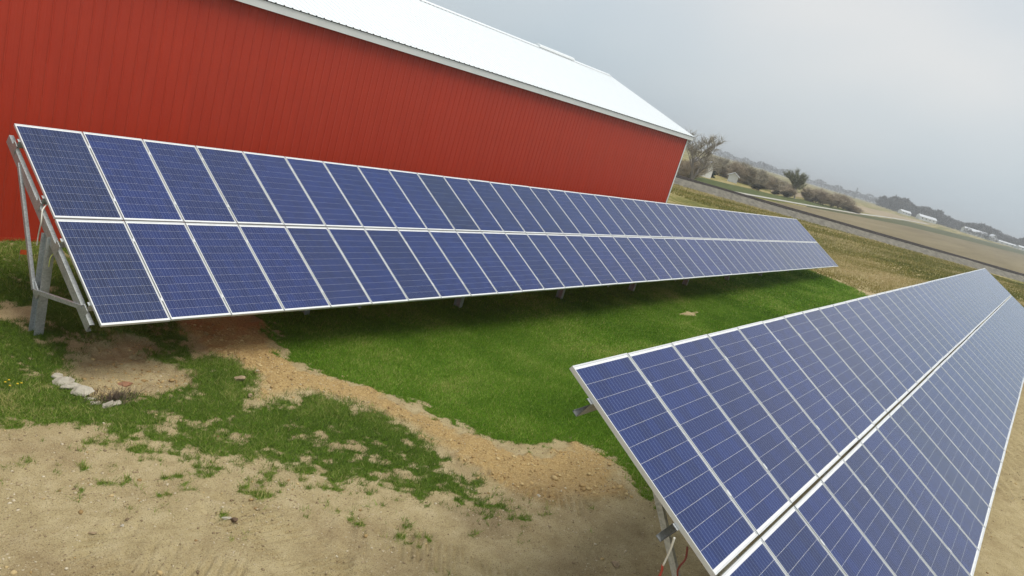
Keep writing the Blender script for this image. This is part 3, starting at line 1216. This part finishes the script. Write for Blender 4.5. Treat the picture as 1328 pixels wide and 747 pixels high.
for (n, x0, x1, y0, y1, hh, ww) in ((620000, -3.5, 11, -10.8, -0.5, 0.048, 0.0085), (70000, -3.5, 6, -0.5, 2.6, 0.06, 0.011),
                                    (330000, 11, 26, -10.8, 1.0, 0.055, 0.017), (150000, 26, 46, -10.8, 2.4, 0.07, 0.034)):
    x, y = scatter(n, x0, x1, y0, y1)
    k = in_view(x, y)
    x, y = x[k], y[k]
    m = masks(x, y)
    k = rng.random(len(x)) < np.clip((m['grass'] - 0.04) * 1.1, 0, 1) ** 1.25
    m = {q: v[k] for q, v in m.items()}
    x, y = x[k], y[k]
    z = ground_z(x, y, m)
    lawn = m['lawn'] > 0.5
    yel = np.clip(0.5 * sstep(1.2, -1.0, x) * (1 - lawn) + 0.0, 0, 1)
    tone = np.clip(0.33 + (rng.random(len(x)) < 0.05) * 0.35 + 0.26 * (1 - lawn) * np.clip(m['n2'] + 0.6 * m['n1'] + 0.25, 0, 1) + 0.20 * rng.standard_normal(len(x)) + 0.26 * m['n1'] + 0.32 * m['n3'] + 0.12 * m['n2'] + 0.20 * yel + 0.07 * lawn
                   + (rng.random(len(x)) < 0.035) * 0.5, 0, 1)
    h = hh * rng.uniform(0.55, 1.35, len(x)) * (0.75 + 0.5 * (m['n1'] * 0.5 + 0.5)) * np.where(lawn, 0.9, 1.1)
    wd = ww * rng.uniform(.7, 1.3, len(x))
    k = (m['lawn'] + 0.25 * rng.standard_normal(len(x))) > 0.45
    add_bl(blades(x[k], y[k], z[k], h[k], wd[k], tone[k], 1.7))
    YARD.append([q[~k] for q in (x, y, z, h, wd, tone)])
me = soup('lawn_grass', np.concatenate(VV), np.concatenate(TT), M_lawn, {'tone': np.concatenate(CC)})
tag(link('lawn_grass', me), 'green grass growing between the arrays and by the barn', 'grass', kind='stuff')

VV, TT, CC, base = [], [], [], 0
M_yard = mat_blades('yard_blades', (0.085, 0.140, 0.024), (0.215, 0.300, 0.055), (0.48, 0.43, 0.17))
for Q in YARD:
    add_bl(blades(*Q, 1.7))
me = soup('yard_grass', np.concatenate(VV), np.concatenate(TT), M_yard, {'tone': np.concatenate(CC)})
tag(link('yard_grass', me), 'patchy dull green grass around the bare hole by the rack end', 'grass', kind='stuff')

VV, TT, CC, base = [], [], [], 0
for (n, x0, x1, y0, y1, hh, ww) in ((150000, 42, 70, -16, 14, 0.13, 0.06), (140000, 70, 135, -30, 30, 0.22, 0.13)):
    x, y = scatter(n, x0, x1, y0, y1)
    k = in_view(x, y)
    x, y = x[k], y[k]
    m = masks(x, y)
    bank = ((x - f0.x) * rn.x + (y - f0.y) * rn.y) < -0.4
    cl = fbm(x * math.cos(R(17)) * 0.12 - y * math.sin(R(17)) * 0.12, x * math.sin(R(17)) + y * math.cos(R(17)), 3.2, 71, 4)
    c2 = fbm(x, y, 0.9, 77, 3)
    k = (rng.random(len(x)) < m['stub'] * np.clip(0.55 + 0.5 * c2, 0, 1)) & bank
    x, y, cl, c2 = x[k], y[k], cl[k], c2[k]
    z = ground_z(x, y, {q: v[k] for q, v in m.items()})
    tone = np.clip(0.62 + 0.85 * cl + 0.15 * c2 + 0.16 * rng.standard_normal(len(x)), 0, 1)
    add_bl(blades(x, y, z, hh * rng.uniform(.4, 1.2, len(x)), ww * rng.uniform(.6, 1.3, len(x)), tone, 1.1))
me = soup('field_grass', np.concatenate(VV), np.concatenate(TT), M_wild, {'tone': np.concatenate(CC)})
tag(link('field_grass', me), 'straw-coloured rough grass between the lawn and the railway bank', 'grass', kind='stuff')

# ------------------------------------------------------------------ clods and pebbles
bm = bmesh.new()
bmesh.ops.create_icosphere(bm, subdivisions=1, radius=1)
ICO_V = np.array([v.co[:] for v in bm.verts])
ICO_F = np.array([[v.index for v in f.verts] for f in bm.faces])
bm.free()


def lumps(name, x, y, z, r_, mat, label, flat=0.65):
    n = len(x)
    nv = len(ICO_V)
    V = ICO_V[None] * (1 + rng.uniform(-.32, .32, (n, nv, 1))) * r_[:, None, None]
    V = V * np.stack([rng.uniform(.7, 1.3, n), rng.uniform(.7, 1.3, n), np.full(n, flat)], 1)[:, None, :]
    V = V + np.stack([x, y, z + r_ * flat * 0.25], 1)[:, None, :]
    F = (ICO_F[None] + (np.arange(n) * nv)[:, None, None]).reshape(-1, 3)
    me_ = soup(name, V.reshape(-1, 3), F, mat, {'tone': np.repeat(rng.random(n), nv)})
    return tag(link(name, me_), label, 'soil' if 'clod' in name else 'gravel', kind='stuff')


def mat_lump(name, *stops):
    t = NT(name)
    c = t.ramp(t.attr('tone'), *stops)
    c = t.mix(t.math('MULTIPLY', t.noise(t.coord('Object'), 40, 4, .7), 0.4), c, (0.40, 0.30, 0.16))
    return t.bsdf(c, 0.95, normal=t.bump(t.noise(t.coord('Object'), 120, 4, .7), 0.6, 0.01), spec=0.1)


M_clod = mat_lump('crumbled_soil', (0.0, (0.28, 0.175, 0.072)), (0.6, (0.50, 0.35, 0.155)), (1.0, (0.62, 0.48, 0.25)))
M_peb = mat_lump('small_gravel', (0.0, (0.15, 0.105, 0.065)), (0.55, (0.42, 0.33, 0.20)), (1.0, (0.72, 0.64, 0.48)))
x, y = scatter(190000, -3, 9, -10.5, 2)
x, y = np.concatenate([x, rng.uniform(8, 30, 60000)]), np.concatenate([y, rng.uniform(-18, -13.6, 60000)])
m = masks(x, y)
w = np.clip(m['fresh'] * 0.20 * (0.45 + 1.1 * m['n2']) + m['hole'] * 0.22 * (m['n2'] + 0.45) + 0.016 * (1 - m['grass']) * np.clip(0.4 + 1.6 * m['n1'], 0, 1), 0, 1)
k = rng.random(len(x)) < w
x, y = x[k], y[k]
z = ground_z(x, y, {q: v[k] for q, v in m.items()})
lumps('soil_clods', x, y, z, np.clip(rng.lognormal(-4.45, 0.55, len(x)), 0.005, 0.06), M_clod, 'crumbly tan soil clods along the filled trench')
x, y = scatter(75000, -3, 7, -11.5, -3)
x, y = np.concatenate([x, rng.uniform(8, 34, 24000)]), np.concatenate([y, rng.uniform(-19, -13.6, 24000)])
m = masks(x, y)
k = rng.random(len(x)) < (1 - m['grass']) * 0.55 * (1 - 0.5 * m['fresh']) * np.clip(0.6 + m['n1'], 0.1, 1)
x, y = x[k], y[k]
z = ground_z(x, y, {q: v[k] for q, v in m.items()})
lumps('loose_gravel', x, y, z, np.clip(rng.lognormal(-5.0, 0.45, len(x)), 0.003, 0.024), M_peb, 'small stones scattered over the bare dirt', 0.55)


# ------------------------------------------------------------------ single stones
def stone(px, py, sx, sy, sz, rot, mat, label, name='stone', cat='stone', seed=0, group=None, ang=0.22):
    r_ = np.random.default_rng(seed)
    bm = bmesh.new()
    bmesh.ops.create_icosphere(bm, subdivisions=3, radius=1)
    dirs = r_.normal(size=(15, 3))
    dirs /= np.linalg.norm(dirs, axis=1)[:, None]
    lim = r_.uniform(0.50, 0.85, 15)
    for v in bm.verts:
        c = np.array(v.co)
        for d, l_ in zip(dirs, lim):       # chop flat facets
            e = c @ d - l_
            if e > 0:
                c = c - d * e
        c = c * (1 + r_.uniform(-ang, ang) * 0.25)
        v.co = (c[0] * sx, c[1] * sy, c[2] * sz)
    me_ = bpy.data.meshes.new(name)
    bm.to_mesh(me_)
    bm.free()
    me_.materials.append(mat)
    X, Y = gp(px, py)
    o = link(name, me_, None, Matrix.Translation((X, Y, gz(X, Y) + sz * 0.35)) @ Matrix.Rotation(rot, 4, 'Z'))
    return tag(o, label, cat, group)


M_lime = mat_simple('pale_broken_concrete', (0.43, 0.39, 0.31), 0.9, 0, 0.25, 9, 0.6)
M_brick = mat_simple('dull_red_brick', (0.30, 0.15, 0.085), 0.9, 0, 0.25, 12, 0.5)
M_claylump = mat_simple('dry_clay', (0.34, 0.25, 0.15), 0.95, 0, 0.3, 14, 0.8)
for i, (px, py, s, lab) in enumerate([
        (75, 488, 0.085, 'pale concrete chunk at the post-side tip of the edging row'),
        (83, 496, 0.12, 'long pale concrete slab lying along the bare hole edge'),
        (93, 502, 0.11, 'pale concrete lump in the middle of the edging row'),
        (105, 509, 0.12, 'thick pale concrete block edging the bare hole'),
        (115, 514, 0.10, 'rounded pale concrete block where the edging row bends'),
        (124, 519, 0.085, 'small pale concrete lump past the bend of the row'),
        (140, 525, 0.08, 'pale broken concrete bit beside brown tuft'),
        (150, 524, 0.07, 'small white concrete bit ending the edging row')]):
    s *= 0.82
    stone(px, py, s * 1.75, s * 1.05, s * 0.85, R(-50 + 12 * i), M_lime, lab, 'concrete_chunk', 'concrete', 40 + i)
stone(165, 490, 0.12, 0.065, 0.045, R(-20), M_brick, 'flat dull red brick piece lying in the bare hole', 'brick_piece', 'brick', 61)
stone(311, 493, 0.13, 0.09, 0.07, R(10), M_claylump, 'large tan clay lump sitting in the grass by the trench', 'clay_lump', 'clay', 62)
stone(324, 516, 0.06, 0.045, 0.03, R(60), M_claylump, 'small tan clay lump in grass below the larger lump', 'clay_lump', 'clay', 63)
stone(697, 645, 0.055, 0.045, 0.035, R(15), M_lime, 'pale rounded stone on brown dirt near the trench end', 'stone', 'stone', 64)
stone(798, 733, 0.075, 0.06, 0.035, R(70), M_claylump, 'brown clod half buried in the brown dirt', 'clay_lump', 'clay', 65)
stone(121, 688, 0.045, 0.022, 0.015, R(-30), M_claylump, 'thin flat tan stone on the dry dirt by tyre marks', 'stone', 'stone', 66)
stone(293, 675, 0.06, 0.035, 0.022, R(-35), M_lime, 'flat pale stone against a dark clod on dry dirt', 'stone', 'stone', 67)
stone(303, 675, 0.045, 0.04, 0.03, R(20), mat_simple('dark_damp_clay', (0.12, 0.075, 0.045), 0.95, 0, 0.3, 14, 0.8), 'dark moist clod beside a flat pale stone', 'clay_lump', 'clay', 68)
stone(159, 680, 0.028, 0.024, 0.016, R(5), M_lime, 'tiny pale pebble on the dry dirt', 'stone', 'stone', 69)

# dead brown weed tuft beside the edging row
X, Y = gp(150, 516)
n = 500
a, rr_ = rng.uniform(0, 2 * np.pi, n), np.abs(rng.normal(0, 0.16, n))
v, t_, c = blades(X + np.cos(a) * rr_ * 1.5, Y + np.sin(a) * rr_, np.full(n, gz(X, Y)), rng.uniform(.05, .16, n), np.full(n, .010), rng.random(n), 1.2)
dw = empty('dead_weed', Matrix.Identity(4))
tag(dw, 'dead brown weed tuft beside the pale concrete edging', 'weed')
st_ = link('stems', soup('stems', v, t_, mat_blades('dead_weed_stems', (0.09, 0.07, 0.055), (0.17, 0.13, 0.10), (0.28, 0.22, 0.15)), {'tone': c}), dw)
st_['kind'] = 'stuff'

# marker flag on the grass by the barn
X, Y = gp(24, 341)
fl = empty('marker_flag', Matrix.Translation((X, Y, gz(X, Y))))
tag(fl, 'small orange marker flag on a wire in the grass by the barn', 'flag')
mb = MB()
mb.tube([(0, 0, -0.05), (0, 0, 0.24)], 0.002, 5)
mb.obj('wire_stem', M_galv, fl)
mb = MB()
for i in range(4):
    x0, x1 = i * 0.028, (i + 1) * 0.028
    y0, y1 = 0.012 * math.sin(i * 1.4), 0.012 * math.sin((i + 1) * 1.4)
    mb.add([(x0, y0, .15), (x1, y1, .145), (x1, y1, .24), (x0, y0, .24)], [(0, 1, 2, 3)])
mb.obj('flag_cloth', mat_simple('orange_plastic', (0.75, 0.11, 0.02), 0.6), fl)

# dandelions
M_dand = mat_simple('dandelion_yellow', (0.75, 0.52, 0.02), 0.7)
M_stem = mat_simple('dandelion_stem', (0.10, 0.16, 0.04), 0.7)
mbh, mbs = MB(), MB()
for k in range(7):
    a = k * 2 * math.pi / 7
    for rr2, zz2 in ((0.014, 0.083), (0.009, 0.089)):
        c_, s_ = math.cos(a), math.sin(a)
        mbh.add([(0, 0, .082), (rr2 * math.cos(a - .4), rr2 * math.sin(a - .4), zz2), (rr2 * math.cos(a + .4), rr2 * math.sin(a + .4), zz2)], [(0, 1, 2)])
mbs.tube([(0, 0, -.01), (0, 0, .084)], .003, 5)
me_h, me_s = mbh.mesh('flower_head', M_dand), mbs.mesh('stem', M_stem)
for px, py in ((6, 502), (11, 499), (22, 504), (27, 503), (12, 507)):
    X, Y = gp(px, py)
    d_ = empty('dandelion', Matrix.Translation((X, Y, gz(X, Y))))
    tag(d_, 'yellow dandelion in the grass beside the bare hole', 'dandelion', 'dandelions in the grass')
    link('flower_head', me_h, d_)
    link('stem', me_s, d_)

# ------------------------------------------------------------------ trees and brush


def tree_mesh(seed, height, spread, levels, nbr, twig, trunk_r, clear=0.2, upright=0.55):
    """bare branching crown as two vertex/face lists: limbs"""
    r_ = random.Random(seed)
    mb = MB()
    tips = []

    def grow(p, d, L, rad, lev):
        n = 3 if lev > 1 else 2
        pts, rads = [p], [rad]
        q, dd = p.copy(), d.copy()
        for i in range(n):
            dd = (dd + Vector((r_.gauss(0, .13), r_.gauss(0, .13), r_.gauss(0.05, .08)))).normalized()
            q = q + dd * (L / n)
            pts.append(q.copy())
            rads.append(max(rad * (1 - 0.55 * (i + 1) / n), twig))
        mb.tube(pts, rads, 5 if lev == levels else 3, False)
        if lev == 0:
            tips.append((q.copy(), dd.copy()))
            return
        k = nbr if lev < levels else nbr + 2
        for i in range(k):
            t = r_.uniform(0.3 if lev < levels else clear + 0.1, 1.0)
            idx = t * n
            j = min(int(idx), n - 1)
            sp_ = pts[j].lerp(pts[j + 1], idx - j)
            az_ = r_.uniform(0, 2 * math.pi)
            o = Vector((math.cos(az_), math.sin(az_), 0))
            nd = (dd * upright + o * spread * r_.uniform(.5, 1.2) + Vector((0, 0, 0.25))).normalized()
            grow(sp_, nd, L * r_.uniform(.5, .72), rads[j] * 0.55, lev - 1)
        tips.append((q.copy(), dd.copy()))

    grow(Vector((0, 0, -0.1)), Vector((0, 0, 1)), height * 0.52, trunk_r, levels)
    return mb, tips


def tone_mat(name, *stops):
    t = NT(name)
    c = t.ramp(t.attr('tone'), *stops)
    return t.bsdf(c, 0.9, spec=0.1)


M_bark = mat_simple('grey_brown_bark', (0.26, 0.23, 0.195), 0.95, 0, 0.25, 4)
M_twig = tone_mat('budding_twigs', (0, (0.26, 0.225, 0.185)), (0.6, (0.44, 0.385, 0.30)), (1, (0.50, 0.48, 0.34)))
M_brush = tone_mat('dry_brush', (0, (0.25, 0.205, 0.16)), (0.6, (0.43, 0.355, 0.265)), (1, (0.62, 0.52, 0.37)))
M_oliv = tone_mat('olive_buds', (0, (0.14, 0.14, 0.085)), (0.6, (0.26, 0.26, 0.16)), (1, (0.36, 0.36, 0.23)))
M_ever = tone_mat('evergreen_needles', (0, (0.012, 0.024, 0.012)), (1, (0.040, 0.066, 0.030)))
M_darkb = tone_mat('dark_brush', (0, (0.05, 0.05, 0.036)), (1, (0.14, 0.125, 0.085)))


def twig_cloud(tips, per, size, wid, seed, up=0.3):
    r_ = np.random.default_rng(seed)
    P = np.array([t_[0][:] for t_ in tips])
    D = np.array([t_[1][:] for t_ in tips])
    idx = np.repeat(np.arange(len(P)), per)
    n = len(idx)
    d = D[idx] + r_.normal(0, .55, (n, 3)) + np.array([0, 0, up])
    d /= np.linalg.norm(d, axis=1)[:, None]
    p = P[idx] - D[idx] * r_.uniform(0, size, n)[:, None]
    L = size * r_.uniform(.4, 1.2, n)
    s = np.cross(d, r_.normal(size=(n, 3)))
    s /= np.linalg.norm(s, axis=1)[:, None] + 1e-9
    s *= wid
    V = np.stack([p - s, p + s, p + d * L[:, None]], 1).reshape(-1, 3)
    return V, np.arange(3 * n).reshape(-1, 3), np.repeat(r_.random(n), 3)


TREE = {}


def get_tree(kind, var):
    if (kind, var) in TREE:
        return TREE[(kind, var)]
    s = var * 13 + {'bare': 1, 'olive': 2, 'brush': 3, 'dark': 4, 'wood': 5}[kind] * 101
    if kind == 'bare':
        mb, tips = tree_mesh(s, 1.0, 0.75, 4, 4, 0.0022, 0.026, 0.12, 0.7)
        tw = twig_cloud(tips, 4, 0.11, 0.0017, s)
        mt = M_twig
    elif kind == 'olive':
        mb, tips = tree_mesh(s, 1.0, 0.70, 3, 5, 0.004, 0.03, 0.1, 0.7)
        tw = twig_cloud(tips, 26, 0.14, 0.0040, s)
        mt = M_oliv
    else:
        mb, tips = tree_mesh(s, 0.95, 0.95, 3, 6, 0.003, 0.016, -0.05, 0.6)
        tw = twig_cloud(tips, 22, 0.24, 0.0027, s)
        mt = {'brush': M_brush, 'dark': M_darkb, 'wood': M_twig}[kind]
    zmax = max(v[2] for v in mb.v)
    rmax = float(np.percentile([math.hypot(v[0], v[1]) for v in mb.v], 80))
    me_t = mb.mesh('trunk_and_limbs', M_bark)
    me_c = soup('twigs', *tw[:2], mt, {'tone': tw[2]})
    TREE[(kind, var)] = (me_t, me_c, zmax, rmax)
    return TREE[(kind, var)]


def plant(px, py, hpx, wpx, kind, var, name, label, cat, group=None, at=None, depth=1.0):
    X, Y = at or gp(px, py)
    d = Vector((X - CAM.x, Y - CAM.y)).length
    H, Wd = hpx / FPX * d * (1.02 if hpx > 30 else 0.84), wpx / FPX * d
    me_t, me_c, zmax, rmax = get_tree(kind, var)
    o = empty(name, Matrix.Translation((X, Y, float(base_z(X, Y)) - 0.03)) @ Matrix.Rotation(random.uniform(0, 6), 4, 'Z')
              @ Matrix.Diagonal((Wd / 2 / rmax, Wd / 2 / rmax, H / zmax, 1)))
    tag(o, label, cat, group)
    link('trunk', me_t, o)
    link('crown', me_c, o)
    return o


plant(896, 240, 66, 48, 'bare', 0, 'bare_tree', 'tall bare tree with a fan of fine twigs behind the barn corner', 'tree')
plant(1031, 258, 33, 25, 'olive', 0, 'budding_tree', 'broad olive-budded tree standing tallest in the hedge along the lane', 'tree')
G1 = 'brush along the lane'
WORDS = ['first', 'second', 'third', 'fourth', 'fifth', 'sixth', 'seventh', 'eighth', 'ninth', 'tenth', 'eleventh', 'twelfth', 'thirteenth', 'fourteenth', 'fifteenth', 'sixteenth', 'seventeenth', 'eighteenth']
for i, (px, py, h_, w_) in enumerate([(1043, 259.5, 20, 18), (1050, 261, 18, 17), (1057, 263.5, 21, 20), (1066, 266, 19, 20), (1076, 268.5, 21, 20),
                                      (1086, 270, 20, 20), (1095, 272, 15, 18), (1103, 274.2, 10, 16), (1110, 276.5, 7, 12)]):
    plant(px, py, h_, w_, 'brush', i % 4, 'brush_thicket', 'brown brush thicket in the lane hedge, %s past the olive-budded tree' % WORDS[i], 'brush', G1)
plant(1021, 256, 14, 14, 'brush', 1, 'brush_thicket', 'brown brush between the olive-budded tree and the dark bushes', 'brush', G1)
for i, (px, py, h_, w_, lb) in enumerate([(984, 247.5, 9, 16, 'widest low dark bush at the field edge below the leafless row'),
                                          (1003, 251.8, 7, 10, 'smallest low dark bush at the field edge between two others'),
                                          (1016, 255.8, 9, 11, 'low dark bush at the field edge nearest the olive-budded tree')]):
    plant(px, py, h_, w_, 'dark', i, 'dark_bush', lb, 'bush', 'dark bushes by the lane')
G2 = 'leafless trees behind the green field'
for i, (px, py, h_, w_, kd) in enumerate([(909, 224, 22, 18, 'wood'), (917, 223.5, 24, 18, 'wood'), (926, 226, 25, 19, 'wood'), (934, 228, 27, 18, 'wood'), (941, 230.5, 26, 20, 'brush'),
                                          (948, 232, 27, 19, 'wood'), (956, 236, 27, 20, 'brush'), (963, 238, 27, 20, 'wood'), (970, 240, 26, 20, 'brush'), (978, 242, 25, 20, 'wood'),
                                          (986, 243.5, 23, 20, 'brush'), (994, 244.5, 20, 20, 'wood'), (1003, 246, 16, 18, 'wood'), (1012, 248, 14, 18, 'brush')]):
    plant(px, py, h_, w_, kd, i % 4, 'leafless_tree', 'leafless tree in the row behind the green field, %s from the white house' % WORDS[i], 'tree', G2)
G3 = 'brush beside the barn corner'
for i, (px, py, h_, w_) in enumerate([(873, 233, 28, 24), (881, 233, 27, 24), (889, 231, 29, 26), (897, 230, 25, 22), (903, 229.5, 18, 16)]):
    plant(px, py, h_, w_, 'brush', i % 4, 'brush_thicket', 'brown brush under the tall bare tree, %s out from the barn corner' % WORDS[i], 'brush', G3)

# evergreen by the white house
X, Y = gp(919, 229)
ev = empty('evergreen_tree', Matrix.Translation((X, Y, float(base_z(X, Y)))))
tag(ev, 'dark green evergreen beside the small white house', 'tree')
d = math.hypot(X - CAM.x, Y - CAM.y)
H, Rr = 14.5 / FPX * d, 6.5 / FPX * d
mb = MB()
mb.tube([(0, 0, -.1), (0, 0, H * .95)], [0.12, 0.02], 6)
mb.obj('trunk', M_bark, ev)
n = 3500
zz = rng.random(n) ** 0.8
rad = Rr * (1.05 - zz) ** 0.6 * np.sqrt(rng.random(n)) * (0.8 + 0.3 * np.sin(zz * 25))
a = rng.uniform(0, 2 * np.pi, n)
P = np.stack([np.cos(a) * rad, np.sin(a) * rad, zz * H], 1)
dv = np.stack([np.cos(a), np.sin(a), rng.uniform(-.6, .3, n)], 1) * 0.45
sv = np.cross(dv, rng.normal(size=(n, 3)))
sv = sv / np.linalg.norm(sv, axis=1)[:, None] * 0.12
V = np.stack([P - sv, P + sv, P + dv], 1).reshape(-1, 3)
link('crown', soup('crown', V, np.arange(3 * n).reshape(-1, 3), M_ever, {'tone': np.repeat(rng.random(n), 3)}), ev)

# ------------------------------------------------------------------ far buildings
M_hw = mat_simple('white_siding', (0.72, 0.72, 0.70), 0.7, 0, 0.05)
M_hr = mat_simple('grey_shingle', (0.20, 0.19, 0.19), 0.9, 0, 0.15)
M_mr = mat_simple('pale_metal_roof', (0.62, 0.64, 0.66), 0.5, 0, 0.06)
M_pane = mat_simple('dark_window_pane', (0.03, 0.035, 0.04), 0.15)


def building(at, rz, L, Wd, hw, hr, roofmat, label, name='farm_building', cat='building', nwin=3, door=True):
    X, Y = at
    o = empty(name, Matrix.Translation((X, Y, float(base_z(X, Y)))) @ Matrix.Rotation(rz, 4, 'Z'))
    tag(o, label, cat)
    x, y = L / 2, Wd / 2
    mb = MB()
    mb.add([(-x, -y, -.2), (x, -y, -.2), (x, y, -.2), (-x, y, -.2), (-x, -y, hw), (x, -y, hw), (x, y, hw), (-x, y, hw), (-x, 0, hw + hr), (x, 0, hw + hr)],
           [(0, 1, 5, 4), (2, 3, 7, 6), (1, 2, 6, 9, 5), (3, 0, 4, 8, 7)])
    wl_ = mb.obj('wall', M_hw, o)
    for k in range(nwin):
        wx = -x + L * (k + 0.7) / (nwin + 0.4)
        mb = MB()
        mb.box(wx - .5, wx + .5, -y - .06, -y - .01, hw * .45, hw * .8)
        w_ = mb.obj('window', M_pane, o)
    mb = MB()
    mb.box(x + .01, x + .07, -0.55, 0.55, 0, min(2.2, hw * .85))
    mb.obj('door', M_hr, o)
    mb = MB()
    e = 0.35
    for s in (-1, 1):
        k = hr / y
        mb.add([(-x - e, s * (y + e), hw - e * k + .06), (x + e, s * (y + e), hw - e * k + .06), (x + e, 0, hw + hr + .06), (-x - e, 0, hw + hr + .06),
                (-x - e, s * (y + e), hw - e * k + .2), (x + e, s * (y + e), hw - e * k + .2), (x + e, 0, hw + hr + .2), (-x - e, 0, hw + hr + .2)],
               [(0, 1, 2, 3), (4, 5, 6, 7), (0, 1, 5, 4), (1, 2, 6, 5), (3, 0, 4, 7)])
    mb.obj('roof', roofmat, o)
    return o


def far(px, dist):
    """point on the far ground straight below pixel column px at the given range"""
    # slide down the column until the ray meets the ground at that range
    for py in np.linspace(100, 420, 641):
        d = ray(px, py)
        hl = math.hypot(d.x, d.y)
        z = CAM.z + d.z / hl * dist
        X, Y = CAM.x + d.x / hl * dist, CAM.y + d.y / hl * dist
        if z <= float(base_z(X, Y)):
            return (X, Y)
    return (X, Y)


building(gp(906, 227), R(75), 4.2, 3.4, 2.2, 1.3, M_hr, 'small white gabled house beside the dark evergreen', 'white_house', 'house', 2)
building(gp(949, 236), R(20), 3.2, 2.4, 1.6, 0.7, M_mr, 'tiny white shed at the foot of the leafless tree row', 'white_shed', 'shed', 1)
building(far(1172, 900), R(-50), 11, 7, 2.8, 1.7, M_mr, 'white house at the left foot of the rounded far wood', 'farm_house', 'house', 3)
building(far(1200, 900), R(-58), 18, 9, 3.4, 2.1, M_mr, 'long white farmhouse in front of the far wood', 'farm_house', 'house', 4)
building(far(1262, 950), R(-62), 24, 11, 4.0, 2.4, M_mr, 'large white barn half hidden by bushes before the far wood', 'white_barn', 'barn', 5)
building(far(1285, 950), R(30), 7, 7, 4.2, 2.8, M_mr, 'tall narrow white gabled house between two long sheds', 'farm_house', 'house', 2)
building(far(1303, 950), R(-62), 30, 8, 2.2, 1.1, M_mr, 'low long white shed next to the tall gabled house', 'long_shed', 'shed', 5)
building(far(1326, 950), R(-62), 12, 8, 2.6, 1.4, M_mr, 'low white shed beyond the long shed by the far wood', 'long_shed', 'shed', 2)

# slim lattice mast on the horizon
X, Y = far(1107, 1100)
ms = empty('lattice_mast', Matrix.Translation((X, Y, float(base_z(X, Y)))))
tag(ms, 'slim grey lattice mast rising above the hedge end', 'mast')
mb = MB()
hM = 15.0
for k in range(3):
    a = k * 2.094
    mb.tube([(1.6 * math.cos(a), 1.6 * math.sin(a), 0), (.5 * math.cos(a), .5 * math.sin(a), hM)], 0.22, 4)
for i in range(9):
    z0, z1 = i * hM / 9, (i + 1) * hM / 9
    for k in range(3):
        a, b = k * 2.094, (k + 1) * 2.094
        r0, r1 = 1.6 - 1.1 * z0 / hM, 1.6 - 1.1 * z1 / hM
        mb.tube([(r0 * math.cos(a), r0 * math.sin(a), z0), (r1 * math.cos(b), r1 * math.sin(b), z1)], 0.12, 3)
mb.obj('lattice', mat_simple('grey_mast_steel', (0.3, 0.31, 0.33), 0.6, 0.2), ms)

# far woods: one mass of leafless crowns
VV, TT, CC, base = [], [], [], 0


def far_tree(px, dist, h_, w_):
    X, Y = far(px, dist)
    n = 260
    z0 = float(base_z(X, Y))
    zz = rng.beta(1.6, 1.4, n)
    a = rng.uniform(0, 2 * np.pi, n)
    r_ = w_ / 2 * np.sqrt(rng.random(n)) * np.sin(np.pi * np.clip(zz * 0.85 + 0.12, 0, 1)) ** 0.6
    P_ = np.stack([X + np.cos(a) * r_, Y + np.sin(a) * r_, z0 + zz * h_], 1)
    d_ = np.stack([np.cos(a) * .7, np.sin(a) * .7, rng.uniform(.2, 1.4, n)], 1) * h_ * 0.13
    s_ = np.cross(d_, rng.normal(size=(n, 3)))
    s_ = s_ / np.linalg.norm(s_, axis=1)[:, None] * h_ * 0.045
    add_bl((np.stack([P_ - s_, P_ + s_, P_ + d_], 1).reshape(-1, 3), np.arange(3 * n).reshape(-1, 3), np.repeat(rng.random(n), 3)))


for px in np.arange(1118, 1420, 3.2):
    if 1138 < px < 1180:
        h_ = 17 * math.sin(math.pi * (px - 1130) / 66) ** 0.5
    elif px < 1138:
        continue
    elif px < 1216:
        h_ = 15
    else:
        h_ = 12 + 2 * math.sin(px * 0.09)
    for k in range(2):
        far_tree(px + random.uniform(-2, 2), random.uniform(985, 1120), h_ * random.uniform(.8, 1.1), random.uniform(9, 14))
for px in np.arange(930, 1140, 5.0):
    far_tree(px, random.uniform(1500, 1800), random.uniform(9, 15), 22)
for px in (1253, 1258, 1266, 1271, 1277, 1280, 1290, 1188, 1193, 1210, 1168):
    far_tree(px + random.uniform(-1, 1), 925, random.uniform(4, 6.5), random.uniform(7, 11))
me = soup('far_wood', np.concatenate(VV), np.concatenate(TT), mat_blades('far_wood_twigs', (0.07, 0.064, 0.062), (0.13, 0.115, 0.105), (0.19, 0.165, 0.14)), {'tone': np.concatenate(CC)})
tag(link('far_wood', me), 'grey leafless woods along the horizon behind the farm buildings', 'woods', kind='stuff')

# ------------------------------------------------------------------ haze
HAZE = True
if HAZE:
    mb = MB()
    mb.box(-3200, 7200, -3700, 3700, -2.5, 40)
    o = mb.obj('haze')
    t = NT('thin_spring_haze')
    pv = t.new('VolumePrincipled')
    pv.inputs['Color'].default_value = (0.93, 0.965, 1.0, 1)
    pv.inputs['Density'].default_value = 0.0005
    pv.inputs['Anisotropy'].default_value = 0.2
    t.l.new(pv.outputs[0], t.out.inputs['Volume'])
    o.data.materials.append(t.m)
    tag(o, 'thin pale spring haze over the whole plain', 'haze', kind='stuff')
